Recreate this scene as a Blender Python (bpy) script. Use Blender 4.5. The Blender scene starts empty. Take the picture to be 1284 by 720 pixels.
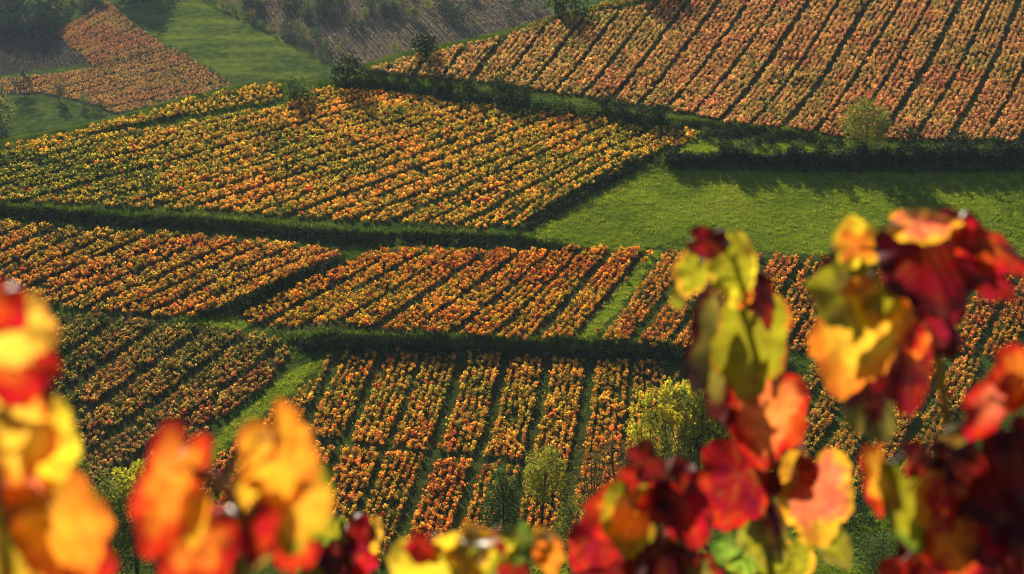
import bpy, math, random
import numpy as np
from mathutils import Vector, Matrix, Euler

R = math.radians
random.seed(7)
rng = np.random.default_rng(11)
scene = bpy.context.scene
COL = scene.collection

# ------------------------------------------------------------------ camera, sky, sun
FPX = 2396.0
PITCH = R(12.0)
cam_d = bpy.data.cameras.new("camera")
cam = bpy.data.objects.new("camera", cam_d)
COL.objects.link(cam)
cam.location = (0, 0, 0)
cam.rotation_euler = (R(90) - PITCH, 0, 0)
cam_d.sensor_width = 36.0
cam_d.lens = 36.0 * FPX / 1284.0
cam_d.clip_start = 0.1
cam_d.clip_end = 5000
cam_d.dof.use_dof = True
cam_d.dof.focus_distance = 290.0
cam_d.dof.aperture_fstop = 6.2
cam_d.dof.aperture_blades = 7
scene.camera = cam

SUN_AZ, SUN_EL = R(-20.0), R(33.0)          # azimuth from +Y, negative = to the left
sdir = Vector((math.sin(SUN_AZ) * math.cos(SUN_EL), math.cos(SUN_AZ) * math.cos(SUN_EL), math.sin(SUN_EL)))
world = bpy.data.worlds.new("World")
scene.world = world
world.use_nodes = True
wn = world.node_tree.nodes
sky = wn.new("ShaderNodeTexSky")
sky.sky_type = 'NISHITA'
sky.sun_disc = False
sky.sun_elevation = SUN_EL
sky.sun_rotation = SUN_AZ % (2 * math.pi)
wn["Background"].inputs[1].default_value = 0.05
world.node_tree.links.new(sky.outputs[0], wn["Background"].inputs[0])

sun_d = bpy.data.lights.new("sun", 'SUN')
sun_d.energy = 5.0
sun_d.angle = R(0.5)
sun_d.color = (1.0, 0.90, 0.72)
sun = bpy.data.objects.new("sun", sun_d)
COL.objects.link(sun)
sun.rotation_euler = (-sdir).to_track_quat('-Z', 'Y').to_euler()

scene.view_settings.view_transform = 'Standard'
scene.view_settings.look = 'None'
scene.view_settings.exposure = 0.9
scene.view_settings.gamma = 1.0
scene.render.engine = 'CYCLES'
scene.cycles.max_bounces = 8
scene.cycles.transparent_max_bounces = 4
scene.cycles.volume_bounces = 0
scene.cycles.filter_width = 1.1

# ------------------------------------------------------------------ small maths
def smooth(a, b, x):
    t = np.clip((x - a) / (b - a), 0, 1)
    return t * t * (3 - 2 * t)

def _hash(ix, iy, seed):
    h = (ix.astype(np.int64) * 374761393 + iy.astype(np.int64) * 668265263 + seed * 982451653) & 0xffffffff
    h = ((h ^ (h >> 13)) * 1274126177) & 0xffffffff
    h = h ^ (h >> 16)
    return (h & 0xffff) / 65535.0

def vnoise(x, y, seed=0):
    x = np.asarray(x, float); y = np.asarray(y, float)
    ix = np.floor(x); iy = np.floor(y)
    fx = x - ix; fy = y - iy
    fx = fx * fx * (3 - 2 * fx); fy = fy * fy * (3 - 2 * fy)
    a = _hash(ix, iy, seed); b = _hash(ix + 1, iy, seed)
    c = _hash(ix, iy + 1, seed); d = _hash(ix + 1, iy + 1, seed)
    return (a * (1 - fx) + b * fx) * (1 - fy) + (c * (1 - fx) + d * fx) * fy

def fbm(x, y, seed=0, o=3):
    s = 0; a = 1; t = 0
    for k in range(o):
        s = s + a * vnoise(x * 2 ** k, y * 2 ** k, seed + 17 * k); t += a; a *= .5
    return s / t

def ray(px, py):
    u = (np.asarray(px, float) - 642) / FPX
    v = (360 - np.asarray(py, float)) / FPX
    cp, sp = math.cos(PITCH), math.sin(PITCH)
    return u, cp + v * sp, -sp + v * cp     # x, y, z of the sight line

def project(X, Y, Z):
    cp, sp = math.cos(PITCH), math.sin(PITCH)
    f = Y * cp - Z * sp
    up = Y * sp + Z * cp
    return 642 + FPX * X / f, 360 - FPX * up / f

# ------------------------------------------------------------------ the lie of the land
def hillside(X, Y):
    """the near hillside before its crest falls away"""
    z = -78.6 + 0.306 * (Y - 210)
    return z + 1.6 * (fbm(X / 60.0, Y / 55.0, 3, 2) - .5) + 0.25 * (fbm(X / 7.0, Y / 7.0, 5, 2) - .5)

def valley_side(X, Y):
    t = np.maximum(Y - 560, 0)
    z = -109 + 0.262 * t * smooth(0, 60, t)
    z = np.where(Y > 920, -109 + 0.262 * 360 + 0.12 * (Y - 920), z)
    return z + 7 * (fbm(X / 120.0, Y / 120.0, 21, 3) - .5)

def hit(fun, px, py, y0, y1, step=1.0):
    px = np.atleast_1d(np.asarray(px, float)); py = np.atleast_1d(np.asarray(py, float))
    rx, ry, rz = ray(px, py)
    ys = np.arange(y0, y1, step)
    out = np.zeros((len(px), 3))
    for i in range(len(px)):
        t = ys / ry[i]
        g = fun(t * rx[i], ys) - t * rz[i]
        k = np.argmax(g > 0)
        if g[k] <= 0:
            k = len(ys) - 1
        a, b = (ys[k - 1], ys[k]) if k else (ys[0], ys[0])
        for _ in range(12):
            m = .5 * (a + b); tm = m / ry[i]
            if fun(np.array([tm * rx[i]]), np.array([m]))[0] - tm * rz[i] > 0: b = m
            else: a = m
        tm = b / ry[i]
        out[i] = (tm * rx[i], b, tm * rz[i])
    return out

# banks: (points seen along the bank, height, half width, fade length); the raised side is on the left of travel
BANKS_PX = [
    ([(-120, 262), (0, 268), (134, 277), (268, 286), (430, 300), (560, 305), (650, 309), (760, 332)], 1.0, .6, 24),
    ([(345, 420), (385, 435), (440, 440), (500, 442), (620, 445), (740, 447), (880, 457), (1010, 467)], 1.9, .9, 22),
    ([(815, 210), (850, 209), (960, 210), (1100, 210), (1330, 210)], 1.5, .9, 18),
    ([(400, 108), (440, 110), (507, 115), (615, 129), (722, 147), (850, 166), (960, 179), (1060, 189)], 1.1, .9, 18),
    ([(640, 298), (700, 266), (757, 232), (803, 205), (835, 192)], .8, .8, 14),
    ([(225, 404), (295, 390), (360, 358), (432, 324)], .9, .8, 14),
]
BANKS = []
for pts, h, w, fade in BANKS_PX:
    p = np.array(pts, float)
    BANKS.append((hit(hillside, p[:, 0], p[:, 1], 185, 520)[:, :2], h, w, fade))

def bank_distance(poly, X, Y):
    best = np.full(X.shape, 1e9); sign = np.ones(X.shape); along = np.zeros(X.shape)
    acc = 0.0
    for i in range(len(poly) - 1):
        a, b = poly[i], poly[i + 1]
        d = b - a; L = math.hypot(*d)
        t = np.clip(((X - a[0]) * d[0] + (Y - a[1]) * d[1]) / (L * L), 0, 1)
        dx = X - (a[0] + t * d[0]); dy = Y - (a[1] + t * d[1])
        q = np.hypot(dx, dy)
        m = q < best
        best = np.where(m, q, best)
        sign = np.where(m, np.sign(d[0] * dy - d[1] * dx), sign)
        along = np.where(m, acc + t * L, along)
        acc += L
    return best * sign, along, acc

def banks(X, Y):
    z = np.zeros(X.shape)
    for poly, h, w, fade in BANKS:
        d, s, L = bank_distance(poly, X, Y)
        taper = smooth(0, 10, s) * smooth(0, 10, L - s)
        hh = h * (.85 + .3 * vnoise(s / 6.0, s * 0 + 3, 8))
        z = z + hh * taper * smooth(-w, w, d) * np.exp(-np.maximum(d - w, 0) / fade)
    return z

def near(X, Y):
    return hillside(X, Y) + banks(X, Y)

RIDGE_PX = np.array([(-160, 214), (-60, 196), (0, 181), (80, 167), (151, 150), (234, 126), (295, 111), (353, 103), (400, 104), (440, 95),
                     (470, 83), (507, 71), (558, 60), (633, 42), (710, 20), (794, -2), (900, -30), (1050, -50), (1450, -60)], float)
RIDGE = hit(hillside, RIDGE_PX[:, 0], RIDGE_PX[:, 1], 185, 620)
_o = np.argsort(RIDGE[:, 0])
def crest(X):
    return np.interp(X, RIDGE[_o, 0], RIDGE[_o, 1])

def ground_height(X, Y):
    X = np.asarray(X, float); Y = np.asarray(Y, float)
    d = np.maximum(Y - crest(X) - 0.5, 0)
    n = near(X, Y) - 1.0 * d * d / (d + 9.0)
    n = np.maximum(n, np.where(Y < 300, -400, valley_side(X, Y)))
    c = -1.75 - 0.47 * np.maximum(Y, 0) + 0.2 * np.minimum(Y, 0) + .1 * (fbm(X / 3., Y / 3., 4, 2) - .5)
    c = np.where(Y > 215, -400, c)
    k = 1.5
    mx = np.maximum(n, c)
    return mx + np.where(np.abs(n - c) < 12, k * np.log1p(np.exp(-np.abs(n - c) / k)) * .6, 0)

def zat(x, y):
    return float(ground_height(np.array([x]), np.array([y]))[0])

def near_pt(px, py):          # where a sight line meets the near hillside
    return hit(near, px, py, 185, 640)
def far_pt(px, py):           # and the valley side beyond
    return hit(valley_side, px, py, 470, 1000, 2.0)

def inside(poly, X, Y):
    c = np.zeros(X.shape, bool)
    n = len(poly)
    for i in range(n):
        x1, y1 = poly[i][:2]; x2, y2 = poly[(i + 1) % n][:2]
        if y1 == y2: continue
        m = ((y1 > Y) != (y2 > Y)) & (X < (x2 - x1) * (Y - y1) / (y2 - y1) + x1)
        c ^= m
    return c

# ------------------------------------------------------------------ materials
def new_mat(name):
    m = bpy.data.materials.new(name)
    m.use_nodes = True
    m.node_tree.nodes.clear()
    return m, m.node_tree.nodes, m.node_tree.links

def ramp(nodes, stops, interp='LINEAR'):
    r = nodes.new("ShaderNodeValToRGB")
    r.color_ramp.interpolation = interp
    e = r.color_ramp.elements
    e[0].position, e[0].color = stops[0][0], (*stops[0][1], 1)
    e[1].position, e[1].color = stops[-1][0], (*stops[-1][1], 1)
    for p, c in stops[1:-1]:
        q = e.new(p); q.color = (*c, 1)
    return r

def math_node(nodes, links, op, a, b=None, clamp=False):
    n = nodes.new("ShaderNodeMath"); n.operation = op; n.use_clamp = clamp
    for k, v in enumerate((a, b)):
        if v is None: continue
        if isinstance(v, (int, float)): n.inputs[k].default_value = v
        else: links.new(v, n.inputs[k])
    return n.outputs[0]

def attr(nodes, name, kind='GEOMETRY'):
    a = nodes.new("ShaderNodeAttribute"); a.attribute_name = name; a.attribute_type = kind
    return a

def mix_color(nodes, links, f, a, b, mode='MIX'):
    n = nodes.new("ShaderNodeMix"); n.data_type = 'RGBA'; n.blend_type = mode
    for sock, v in ((n.inputs[0], f), (n.inputs[6], a), (n.inputs[7], b)):
        if isinstance(v, (int, float)): sock.default_value = v
        elif isinstance(v, tuple): sock.default_value = (*v, 1)
        else: links.new(v, sock)
    return n.outputs[2]

def leafy_shader(nodes, links, color, trans, rough=.5, spec=.3, tgain=(1.0, 1.0, 1.0)):
    out = nodes.new("ShaderNodeOutputMaterial")
    p = nodes.new("ShaderNodeBsdfPrincipled")
    p.inputs['Roughness'].default_value = rough
    p.inputs['Specular IOR Level'].default_value = spec
    t = nodes.new("ShaderNodeBsdfTranslucent")
    links.new(color, p.inputs['Base Color'])
    tc = mix_color(nodes, links, 1.0, color, tgain, 'MULTIPLY')
    links.new(tc, t.inputs['Color'])
    mx = nodes.new("ShaderNodeMixShader"); mx.inputs[0].default_value = trans
    links.new(p.outputs[0], mx.inputs[1]); links.new(t.outputs[0], mx.inputs[2])
    links.new(mx.outputs[0], out.inputs[0])
    return out

AUTUMN = [(0.0, (.035, .075, .012)), (.14, (.13, .17, .02)), (.28, (.52, .42, .03)), (.42, (.78, .45, .045)),
          (.56, (.74, .27, .045)), (.70, (.58, .13, .035)), (.84, (.42, .045, .022)), (1.0, (.17, .014, .014))]

# vine leaves: 'tint' lives on each plant (x = place on the autumn ramp, y = brightness), 'rnd' on each leaf
vine_mat, N, L = new_mat("vine_leaf")
a1 = attr(N, 'tint', 'INSTANCER'); a2 = attr(N, 'rnd')
sx = N.new("ShaderNodeSeparateXYZ"); L.new(a1.outputs['Vector'], sx.inputs[0])
v = math_node(N, L, 'SUBTRACT', a2.outputs['Fac'], .5)
v = math_node(N, L, 'MULTIPLY', v, .50)
v = math_node(N, L, 'ADD', v, sx.outputs[0], True)
rp = ramp(N, AUTUMN); L.new(v, rp.inputs[0])
r2 = math_node(N, L, 'FRACT', math_node(N, L, 'MULTIPLY', a2.outputs['Fac'], 37.7))
r2 = math_node(N, L, 'ADD', math_node(N, L, 'MULTIPLY', r2, .7), .62)
hsv = N.new("ShaderNodeHueSaturation")
L.new(rp.outputs[0], hsv.inputs['Color']); L.new(math_node(N, L, 'MULTIPLY', sx.outputs[1], r2), hsv.inputs['Value']); L.new(sx.outputs[2], hsv.inputs['Saturation'])
leafy_shader(N, L, hsv.outputs[0], .52, .75, .06)

wood_mat, N, L = new_mat("bark")
tc = N.new("ShaderNodeTexCoord"); ns = N.new("ShaderNodeTexNoise"); ns.inputs['Scale'].default_value = 6
L.new(tc.outputs['Object'], ns.inputs['Vector'])
rp = ramp(N, [(.3, (.022, .016, .012)), (.7, (.075, .055, .04))]); L.new(ns.outputs[0], rp.inputs[0])
p = N.new("ShaderNodeBsdfPrincipled"); p.inputs['Roughness'].default_value = .95; p.inputs['Specular IOR Level'].default_value = .1
o = N.new("ShaderNodeOutputMaterial"); L.new(rp.outputs[0], p.inputs['Base Color']); L.new(p.outputs[0], o.inputs[0])

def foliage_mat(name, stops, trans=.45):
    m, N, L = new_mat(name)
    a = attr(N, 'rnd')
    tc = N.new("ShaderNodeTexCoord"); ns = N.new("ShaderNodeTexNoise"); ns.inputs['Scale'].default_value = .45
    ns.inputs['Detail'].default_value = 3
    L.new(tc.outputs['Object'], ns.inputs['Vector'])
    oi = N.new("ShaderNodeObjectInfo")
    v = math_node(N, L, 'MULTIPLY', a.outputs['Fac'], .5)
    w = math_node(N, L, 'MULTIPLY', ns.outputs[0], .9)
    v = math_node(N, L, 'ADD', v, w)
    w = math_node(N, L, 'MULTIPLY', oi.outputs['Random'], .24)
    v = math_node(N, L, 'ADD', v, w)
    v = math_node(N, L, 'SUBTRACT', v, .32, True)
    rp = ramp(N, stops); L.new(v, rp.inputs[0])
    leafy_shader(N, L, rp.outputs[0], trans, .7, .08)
    return m
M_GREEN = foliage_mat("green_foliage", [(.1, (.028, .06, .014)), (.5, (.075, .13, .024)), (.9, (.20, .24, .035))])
M_DARK = foliage_mat("dark_foliage", [(.1, (.008, .018, .006)), (.5, (.022, .040, .010)), (.85, (.09, .12, .022))], .3)  # low stops deepen the bank shade, top stop paints sunlit tips into the leaves
M_OLIVE = foliage_mat("olive_foliage", [(.1, (.07, .10, .014)), (.5, (.22, .24, .026)), (.9, (.42, .38, .035))])
M_YELLOW = foliage_mat("yellow_foliage", [(.1, (.22, .25, .016)), (.45, (.50, .46, .02)), (.9, (.82, .66, .03))], .6)
M_LIME = foliage_mat("lime_foliage", [(.1, (.12, .14, .014)), (.5, (.34, .34, .026)), (.9, (.55, .50, .035))])
M_RUST = foliage_mat("brown_foliage", [(.1, (.05, .05, .015)), (.5, (.15, .11, .025)), (.9, (.28, .19, .035))])

grass_mat, N, L = new_mat("grass_blades")
a = attr(N, 'rnd'); b = attr(N, 'dry')
rp = ramp(N, [(0, (.018, .040, .006)), (.28, (.09, .15, .010)), (.5, (.19, .27, .014)), (1, (.42, .45, .025))]); L.new(a.outputs['Fac'], rp.inputs[0])  # darkest stop paints shade into the bank grass
c = mix_color(N, L, b.outputs['Fac'], rp.outputs[0], (.16, .125, .05))
leafy_shader(N, L, c, .6, .8, .03)

ground_mat, N, L = new_mat("ground")
a = attr(N, 'soil'); b = attr(N, 'lush'); far_a = attr(N, 'umber')
tc = N.new("ShaderNodeTexCoord")
n1 = N.new("ShaderNodeTexNoise"); n1.inputs['Scale'].default_value = .35; n1.inputs['Detail'].default_value = 8
n2 = N.new("ShaderNodeTexNoise"); n2.inputs['Scale'].default_value = 2.2; n2.inputs['Detail'].default_value = 6
n3 = N.new("ShaderNodeTexNoise"); n3.inputs['Scale'].default_value = .05; n3.inputs['Detail'].default_value = 6
for n in (n1, n2, n3): L.new(tc.outputs['Object'], n.inputs['Vector'])
g = ramp(N, [(.3, (.022, .042, .006)), (.5, (.050, .080, .009)), (.72, (.10, .125, .016))]); L.new(n1.outputs[0], g.inputs[0])
gl = ramp(N, [(.3, (.12, .175, .008)), (.7, (.20, .25, .012))]); L.new(n1.outputs[0], gl.inputs[0])
s = ramp(N, [(.3, (.018, .013, .008)), (.55, (.042, .030, .017)), (.75, (.055, .055, .016))]); L.new(n2.outputs[0], s.inputs[0])
um = ramp(N, [(.3, (.05, .06, .03)), (.48, (.12, .085, .055)), (.6, (.16, .11, .07)), (.75, (.10, .12, .04))]); L.new(n3.outputs[0], um.inputs[0])
c = mix_color(N, L, b.outputs['Fac'], g.outputs[0], gl.outputs[0])
w = math_node(N, L, 'ADD', a.outputs['Fac'], n2.outputs[0]); w = math_node(N, L, 'SUBTRACT', w, .5, True)
c = mix_color(N, L, w, c, s.outputs[0])
c = mix_color(N, L, far_a.outputs['Fac'], c, um.outputs[0])
p = N.new("ShaderNodeBsdfPrincipled"); p.inputs['Roughness'].default_value = 1.0; p.inputs['Specular IOR Level'].default_value = 0.0
bp = N.new("ShaderNodeBump"); bp.inputs['Strength'].default_value = .9; bp.inputs['Distance'].default_value = .25
L.new(n2.outputs[0], bp.inputs['Height']); L.new(bp.outputs[0], p.inputs['Normal'])
o = N.new("ShaderNodeOutputMaterial"); L.new(c, p.inputs['Base Color']); L.new(p.outputs[0], o.inputs[0])

# ------------------------------------------------------------------ mesh helpers
def tag(o, label=None, cat=None, group=None, kind=None):
    if label: o['label'] = label
    if cat: o['category'] = cat
    if group: o['group'] = group
    if kind: o['kind'] = kind
    return o

def mesh_from(name, verts, faces, mats=(), mat_idx=None, attrs=None, smooth_shade=False):
    """verts (n,3), faces (m,k) arrays or list of such arrays"""
    me = bpy.data.meshes.new(name)
    if not isinstance(faces, list): faces = [faces]
    faces = [np.asarray(f, np.int32) for f in faces if len(f)]
    nl = sum(f.size for f in faces); nf = sum(len(f) for f in faces)
    me.vertices.add(len(verts)); me.vertices.foreach_set('co', np.asarray(verts, np.float32).ravel())
    me.loops.add(nl); me.loops.foreach_set('vertex_index', np.concatenate([f.ravel() for f in faces]))
    me.polygons.add(nf)
    tot = np.concatenate([np.full(len(f), f.shape[1], np.int32) for f in faces])
    me.polygons.foreach_set('loop_start', np.concatenate([[0], np.cumsum(tot)[:-1]]).astype(np.int32))
    me.polygons.foreach_set('loop_total', tot)
    for m in mats: me.materials.append(m)
    if mat_idx is not None: me.polygons.foreach_set('material_index', np.asarray(mat_idx, np.int32))
    if smooth_shade: me.polygons.foreach_set('use_smooth', np.ones(nf, bool))
    for k, (dom, val) in (attrs or {}).items():
        at = me.attributes.new(k, 'FLOAT', dom); at.data.foreach_set('value', np.asarray(val, np.float32))
    me.update(calc_edges=True)
    return me

def link(name, me, parent=None):
    o = bpy.data.objects.new(name, me); COL.objects.link(o)
    if parent: o.parent = parent
    return o

def tube(path, radii, sides=6):
    """(verts, quads) of a tapered tube along a path"""
    P = np.asarray(path, float); n = len(P)
    V = []
    for i in range(n):
        d = P[min(i + 1, n - 1)] - P[max(i - 1, 0)]
        d = d / (np.linalg.norm(d) + 1e-9)
        a = np.cross(d, (0.31, .17, .93) if abs(d[2]) < .9 else (1, 0, 0)); a /= np.linalg.norm(a)
        b = np.cross(d, a)
        for k in range(sides):
            t = 2 * math.pi * k / sides
            V.append(P[i] + radii[i] * (math.cos(t) * a + math.sin(t) * b))
    Q = []
    for i in range(n - 1):
        for k in range(sides):
            k2 = (k + 1) % sides
            Q.append((i * sides + k, i * sides + k2, (i + 1) * sides + k2, (i + 1) * sides + k))
    return np.array(V), np.array(Q)

def join_tubes(ts):
    V = []; Q = []; off = 0
    for v, q in ts:
        V.append(v); Q.append(q + off); off += len(v)
    return np.concatenate(V), np.concatenate(Q)

def unit(v):
    return v / (np.linalg.norm(v, axis=-1, keepdims=True) + 1e-9)

def leaf_quads(centers, normals, size, g, aspect=1.0, fold=.25):
    """bent diamond leaves: 4 verts, 2 triangles each"""
    n = len(centers)
    r = unit(g.normal(size=(n, 3)))
    a = unit(np.cross(normals, r)); b = np.cross(normals, a)
    s = np.asarray(size).reshape(-1, 1)
    v0 = centers - a * s * .55
    v1 = centers + b * s * .5 * aspect + normals * s * fold
    v2 = centers + a * s * .6
    v3 = centers - b * s * .5 * aspect + normals * s * fold
    V = np.stack([v0, v1, v2, v3], 1).reshape(-1, 3)
    i = np.arange(n) * 4
    F = np.concatenate([np.stack([i, i + 1, i + 2], 1), np.stack([i, i + 2, i + 3], 1)])
    return V, F

# ------------------------------------------------------------------ fields (seen outlines -> ground outlines)
# poly, guides (two lines along the rows, top -> bottom), rows per strip, gap between strips, tint(px,py) etc.
def W(pts, f=near_pt):
    p = np.array(pts, float); return f(p[:, 0], p[:, 1])

FIELDS = [
    dict(name='upper', bend=5.0, poly=[(458, 91), (530, 98), (579, 102), (651, 111), (697, 118), (758, 126), (800, 133), (860, 143), (918, 156), (1021, 168), (1127, 177), (1330, 186),
                             (1330, -48), (1130, -46), (900, -22), (830, -4), (805, 9), (733, 20), (640, 44), (558, 64), (507, 74), (470, 85)],
         g=[((737, 57), (694, 111)), ((1229, 42), (1162, 173))], n=5, gap=0.85, sp=0.95, ps=0.78, t0=0.45, ts=0.15, grass=.25,
         grad=lambda px, py: .08 * (np.clip((px - 760) / 380, -1.3, 1.0)), sat=0.9, val=1.12),
    dict(name='crest', poly=[(629, 44), (640, 40), (700, 22), (794, -3), (830, -12), (800, 4), (733, 17), (660, 38)],
         g=[((640, 40), (733, 14)), ((645, 44), (738, 19))], n=3, gap=.3, sp=1.0, ps=0.85, t0=.3, ts=.06, grass=.9, sat=1, val=.8),
    dict(name='golden', poly=[(-70, 205), (0, 188), (80, 176), (151, 169), (230, 155), (335, 138), (375, 124), (411, 112), (464, 114), (520, 122), (579, 132), (669, 140),
                              (744, 150), (791, 159), (841, 163), (880, 168), (872, 178), (830, 191), (800, 201), (758, 227), (712, 252), (648, 286), (600, 288),
                              (507, 282), (400, 276), (268, 265), (134, 259), (0, 254), (-70, 250)],
         g=[((410, 118), (-40, 236)), ((842, 170), (664, 268))], n=3, gap=.8, sp=0.92, ps=0.75, t0=0.35, ts=0.15, grass=.6,
         grad=lambda px, py: -.16 * np.clip((420 - px) / 300, 0, 1) * np.clip((py - 165) / 50, 0, 1) * np.clip((262 - py) / 15, 0, 1) + .06 * np.clip((py - 215) / 50, 0, 1), sat=1.0, val=1.42),
    dict(name='golden_strip', poly=[(-70, 198), (0, 184), (80, 169), (151, 152), (234, 128), (295, 113), (350, 105), (354, 122), (335, 130), (230, 147), (151, 161), (60, 177), (-70, 203)],
         g=[((350, 108), (-20, 188)), ((352, 120), (-20, 197))], n=3, gap=.3, sp=1.0, ps=0.85, t0=.34, ts=.06, grass=.6, sat=1.0, val=1.4),
    dict(name='copper', poly=[(-70, 274), (0, 279), (84, 287), (167, 293), (234, 295), (301, 302), (402, 312), (428, 318), (424, 325), (360, 351), (295, 383), (231, 400),
                              (180, 397), (134, 393), (67, 386), (0, 366), (-70, 350)],
         g=[((120, 290), (-80, 372)), ((420, 318), (240, 392))], n=3, gap=0.9, sp=0.95, ps=0.75, t0=.46, ts=0.15, grass=.2, grad=lambda px, py: .05 * np.clip((py - 330) / 60, -1, 1), sat=1.0, val=1.2),
    dict(name='flame', lim=(-.04, 1.03, .12), poly=[(300, 393), (380, 355), (454, 322), (480, 315), (561, 315), (633, 316), (700, 312), (816, 312), (815, 322), (782, 360), (720, 426), (615, 425), (493, 417), (421, 416), (340, 412), (312, 408)],
         g=[((454, 322), (300, 394)), ((812, 316), (715, 425))], n=4, gap=0.95, sp=0.88, ps=0.75, t0=0.5, ts=0.14, grass=.25,
         grad=lambda px, py: .05 * np.clip((360 - py) / 40, -1, 1), sat=1.02, val=1.2),
    dict(name='scarlet', poly=[(832, 317), (989, 323), (1247, 334), (1360, 338), (1360, 452), (1120, 444), (989, 441), (860, 441), (742, 428)],
         g=[((832, 320), (742, 428)), ((1279, 371), (1215, 484))], n=4, gap=1.15, sp=0.95, ps=0.85, t0=.56, ts=0.13, grass=.7,
         grad=lambda px, py: .03 * np.clip((px - 1000) / 200, -1, 1), sat=1.0, val=1.1),
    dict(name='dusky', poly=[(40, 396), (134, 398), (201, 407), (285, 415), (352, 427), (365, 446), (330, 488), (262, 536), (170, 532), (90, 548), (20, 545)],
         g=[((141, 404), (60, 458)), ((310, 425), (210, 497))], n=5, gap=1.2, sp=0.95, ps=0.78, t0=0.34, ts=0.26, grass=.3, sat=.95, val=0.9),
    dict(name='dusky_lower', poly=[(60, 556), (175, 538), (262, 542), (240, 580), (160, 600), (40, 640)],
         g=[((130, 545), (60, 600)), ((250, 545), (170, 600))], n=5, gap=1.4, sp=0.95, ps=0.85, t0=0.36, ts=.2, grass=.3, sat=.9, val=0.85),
    dict(name='near', poly=[(415, 443), (507, 442), (615, 446), (722, 453), (828, 458), (850, 470), (850, 670), (700, 688), (560, 694), (470, 712), (300, 700), (200, 650),
                            (262, 584), (319, 538), (392, 478)],
         g=[((511, 470), (439, 642)), ((769, 470), (746, 642))], n=5, gap=1.2, sp=0.96, ps=0.8, t0=0.43, ts=0.17, grass=.6,
         grad=lambda px, py: .10 * np.clip((py - 540) / 70, -.4, 1.0) + .06 * np.clip((490 - py) / 40, 0, 1), sat=1.0, val=1.25, breaks=[((300, 540), (400, 556), (600, 578), (720, 590))]),
    dict(name='near_right', poly=[(900, 458), (1000, 447), (1130, 449), (1360, 458), (1360, 600), (1200, 612), (1067, 628), (960, 640), (890, 640)],
         g=[((1063, 509), (1031, 558)), ((1145, 491), (1109, 555))], n=4, gap=1.1, sp=0.92, ps=0.85, t0=0.42, ts=.09, grass=.9, sat=0.98, val=1.05),
    dict(name='far_upper', far=True, poly=[(70, 43), (134, 3), (208, 60), (160, 74), (117, 84)],
         g=[((134, 8), (75, 44)), ((200, 58), (125, 82))], n=6, gap=1.0, sp=1.2, ps=1.0, t0=0.53, ts=.14, grass=.2, sat=0.93, val=0.8),
    dict(name='far_lower', far=True, poly=[(47, 96), (120, 86), (214, 60), (295, 110), (187, 137), (144, 143), (100, 127), (50, 117), (-40, 122), (-40, 104)],
         g=[((214, 62), (60, 105)), ((290, 110), (150, 138))], n=6, gap=1.0, sp=1.2, ps=1.0, t0=0.46, ts=.14, grass=.2, sat=0.94, val=0.88),
    dict(name='far_brown', far=True, poly=[(300, 10), (470, -8), (690, -10), (690, 22), (600, 48), (540, 66), (455, 82), (430, 82)],
         g=[((420, 0), (480, 80)), ((640, 0), (690, 30))], n=3, gap=1.2, sp=1.6, ps=1.6, t0=0.46, ts=.09, grass=.3, sat=.55, val=.5, umber=.6),
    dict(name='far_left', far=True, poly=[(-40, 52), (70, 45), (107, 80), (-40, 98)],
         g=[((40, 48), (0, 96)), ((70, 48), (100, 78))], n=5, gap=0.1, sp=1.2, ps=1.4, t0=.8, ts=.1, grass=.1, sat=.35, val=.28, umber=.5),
]
for F in FIELDS:
    f = far_pt if F.get('far') else near_pt
    F['w'] = W(F['poly'], f)[:, :2]
    F['gw'] = [W(gl, f)[:, :2] for gl in F['g']]

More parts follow.
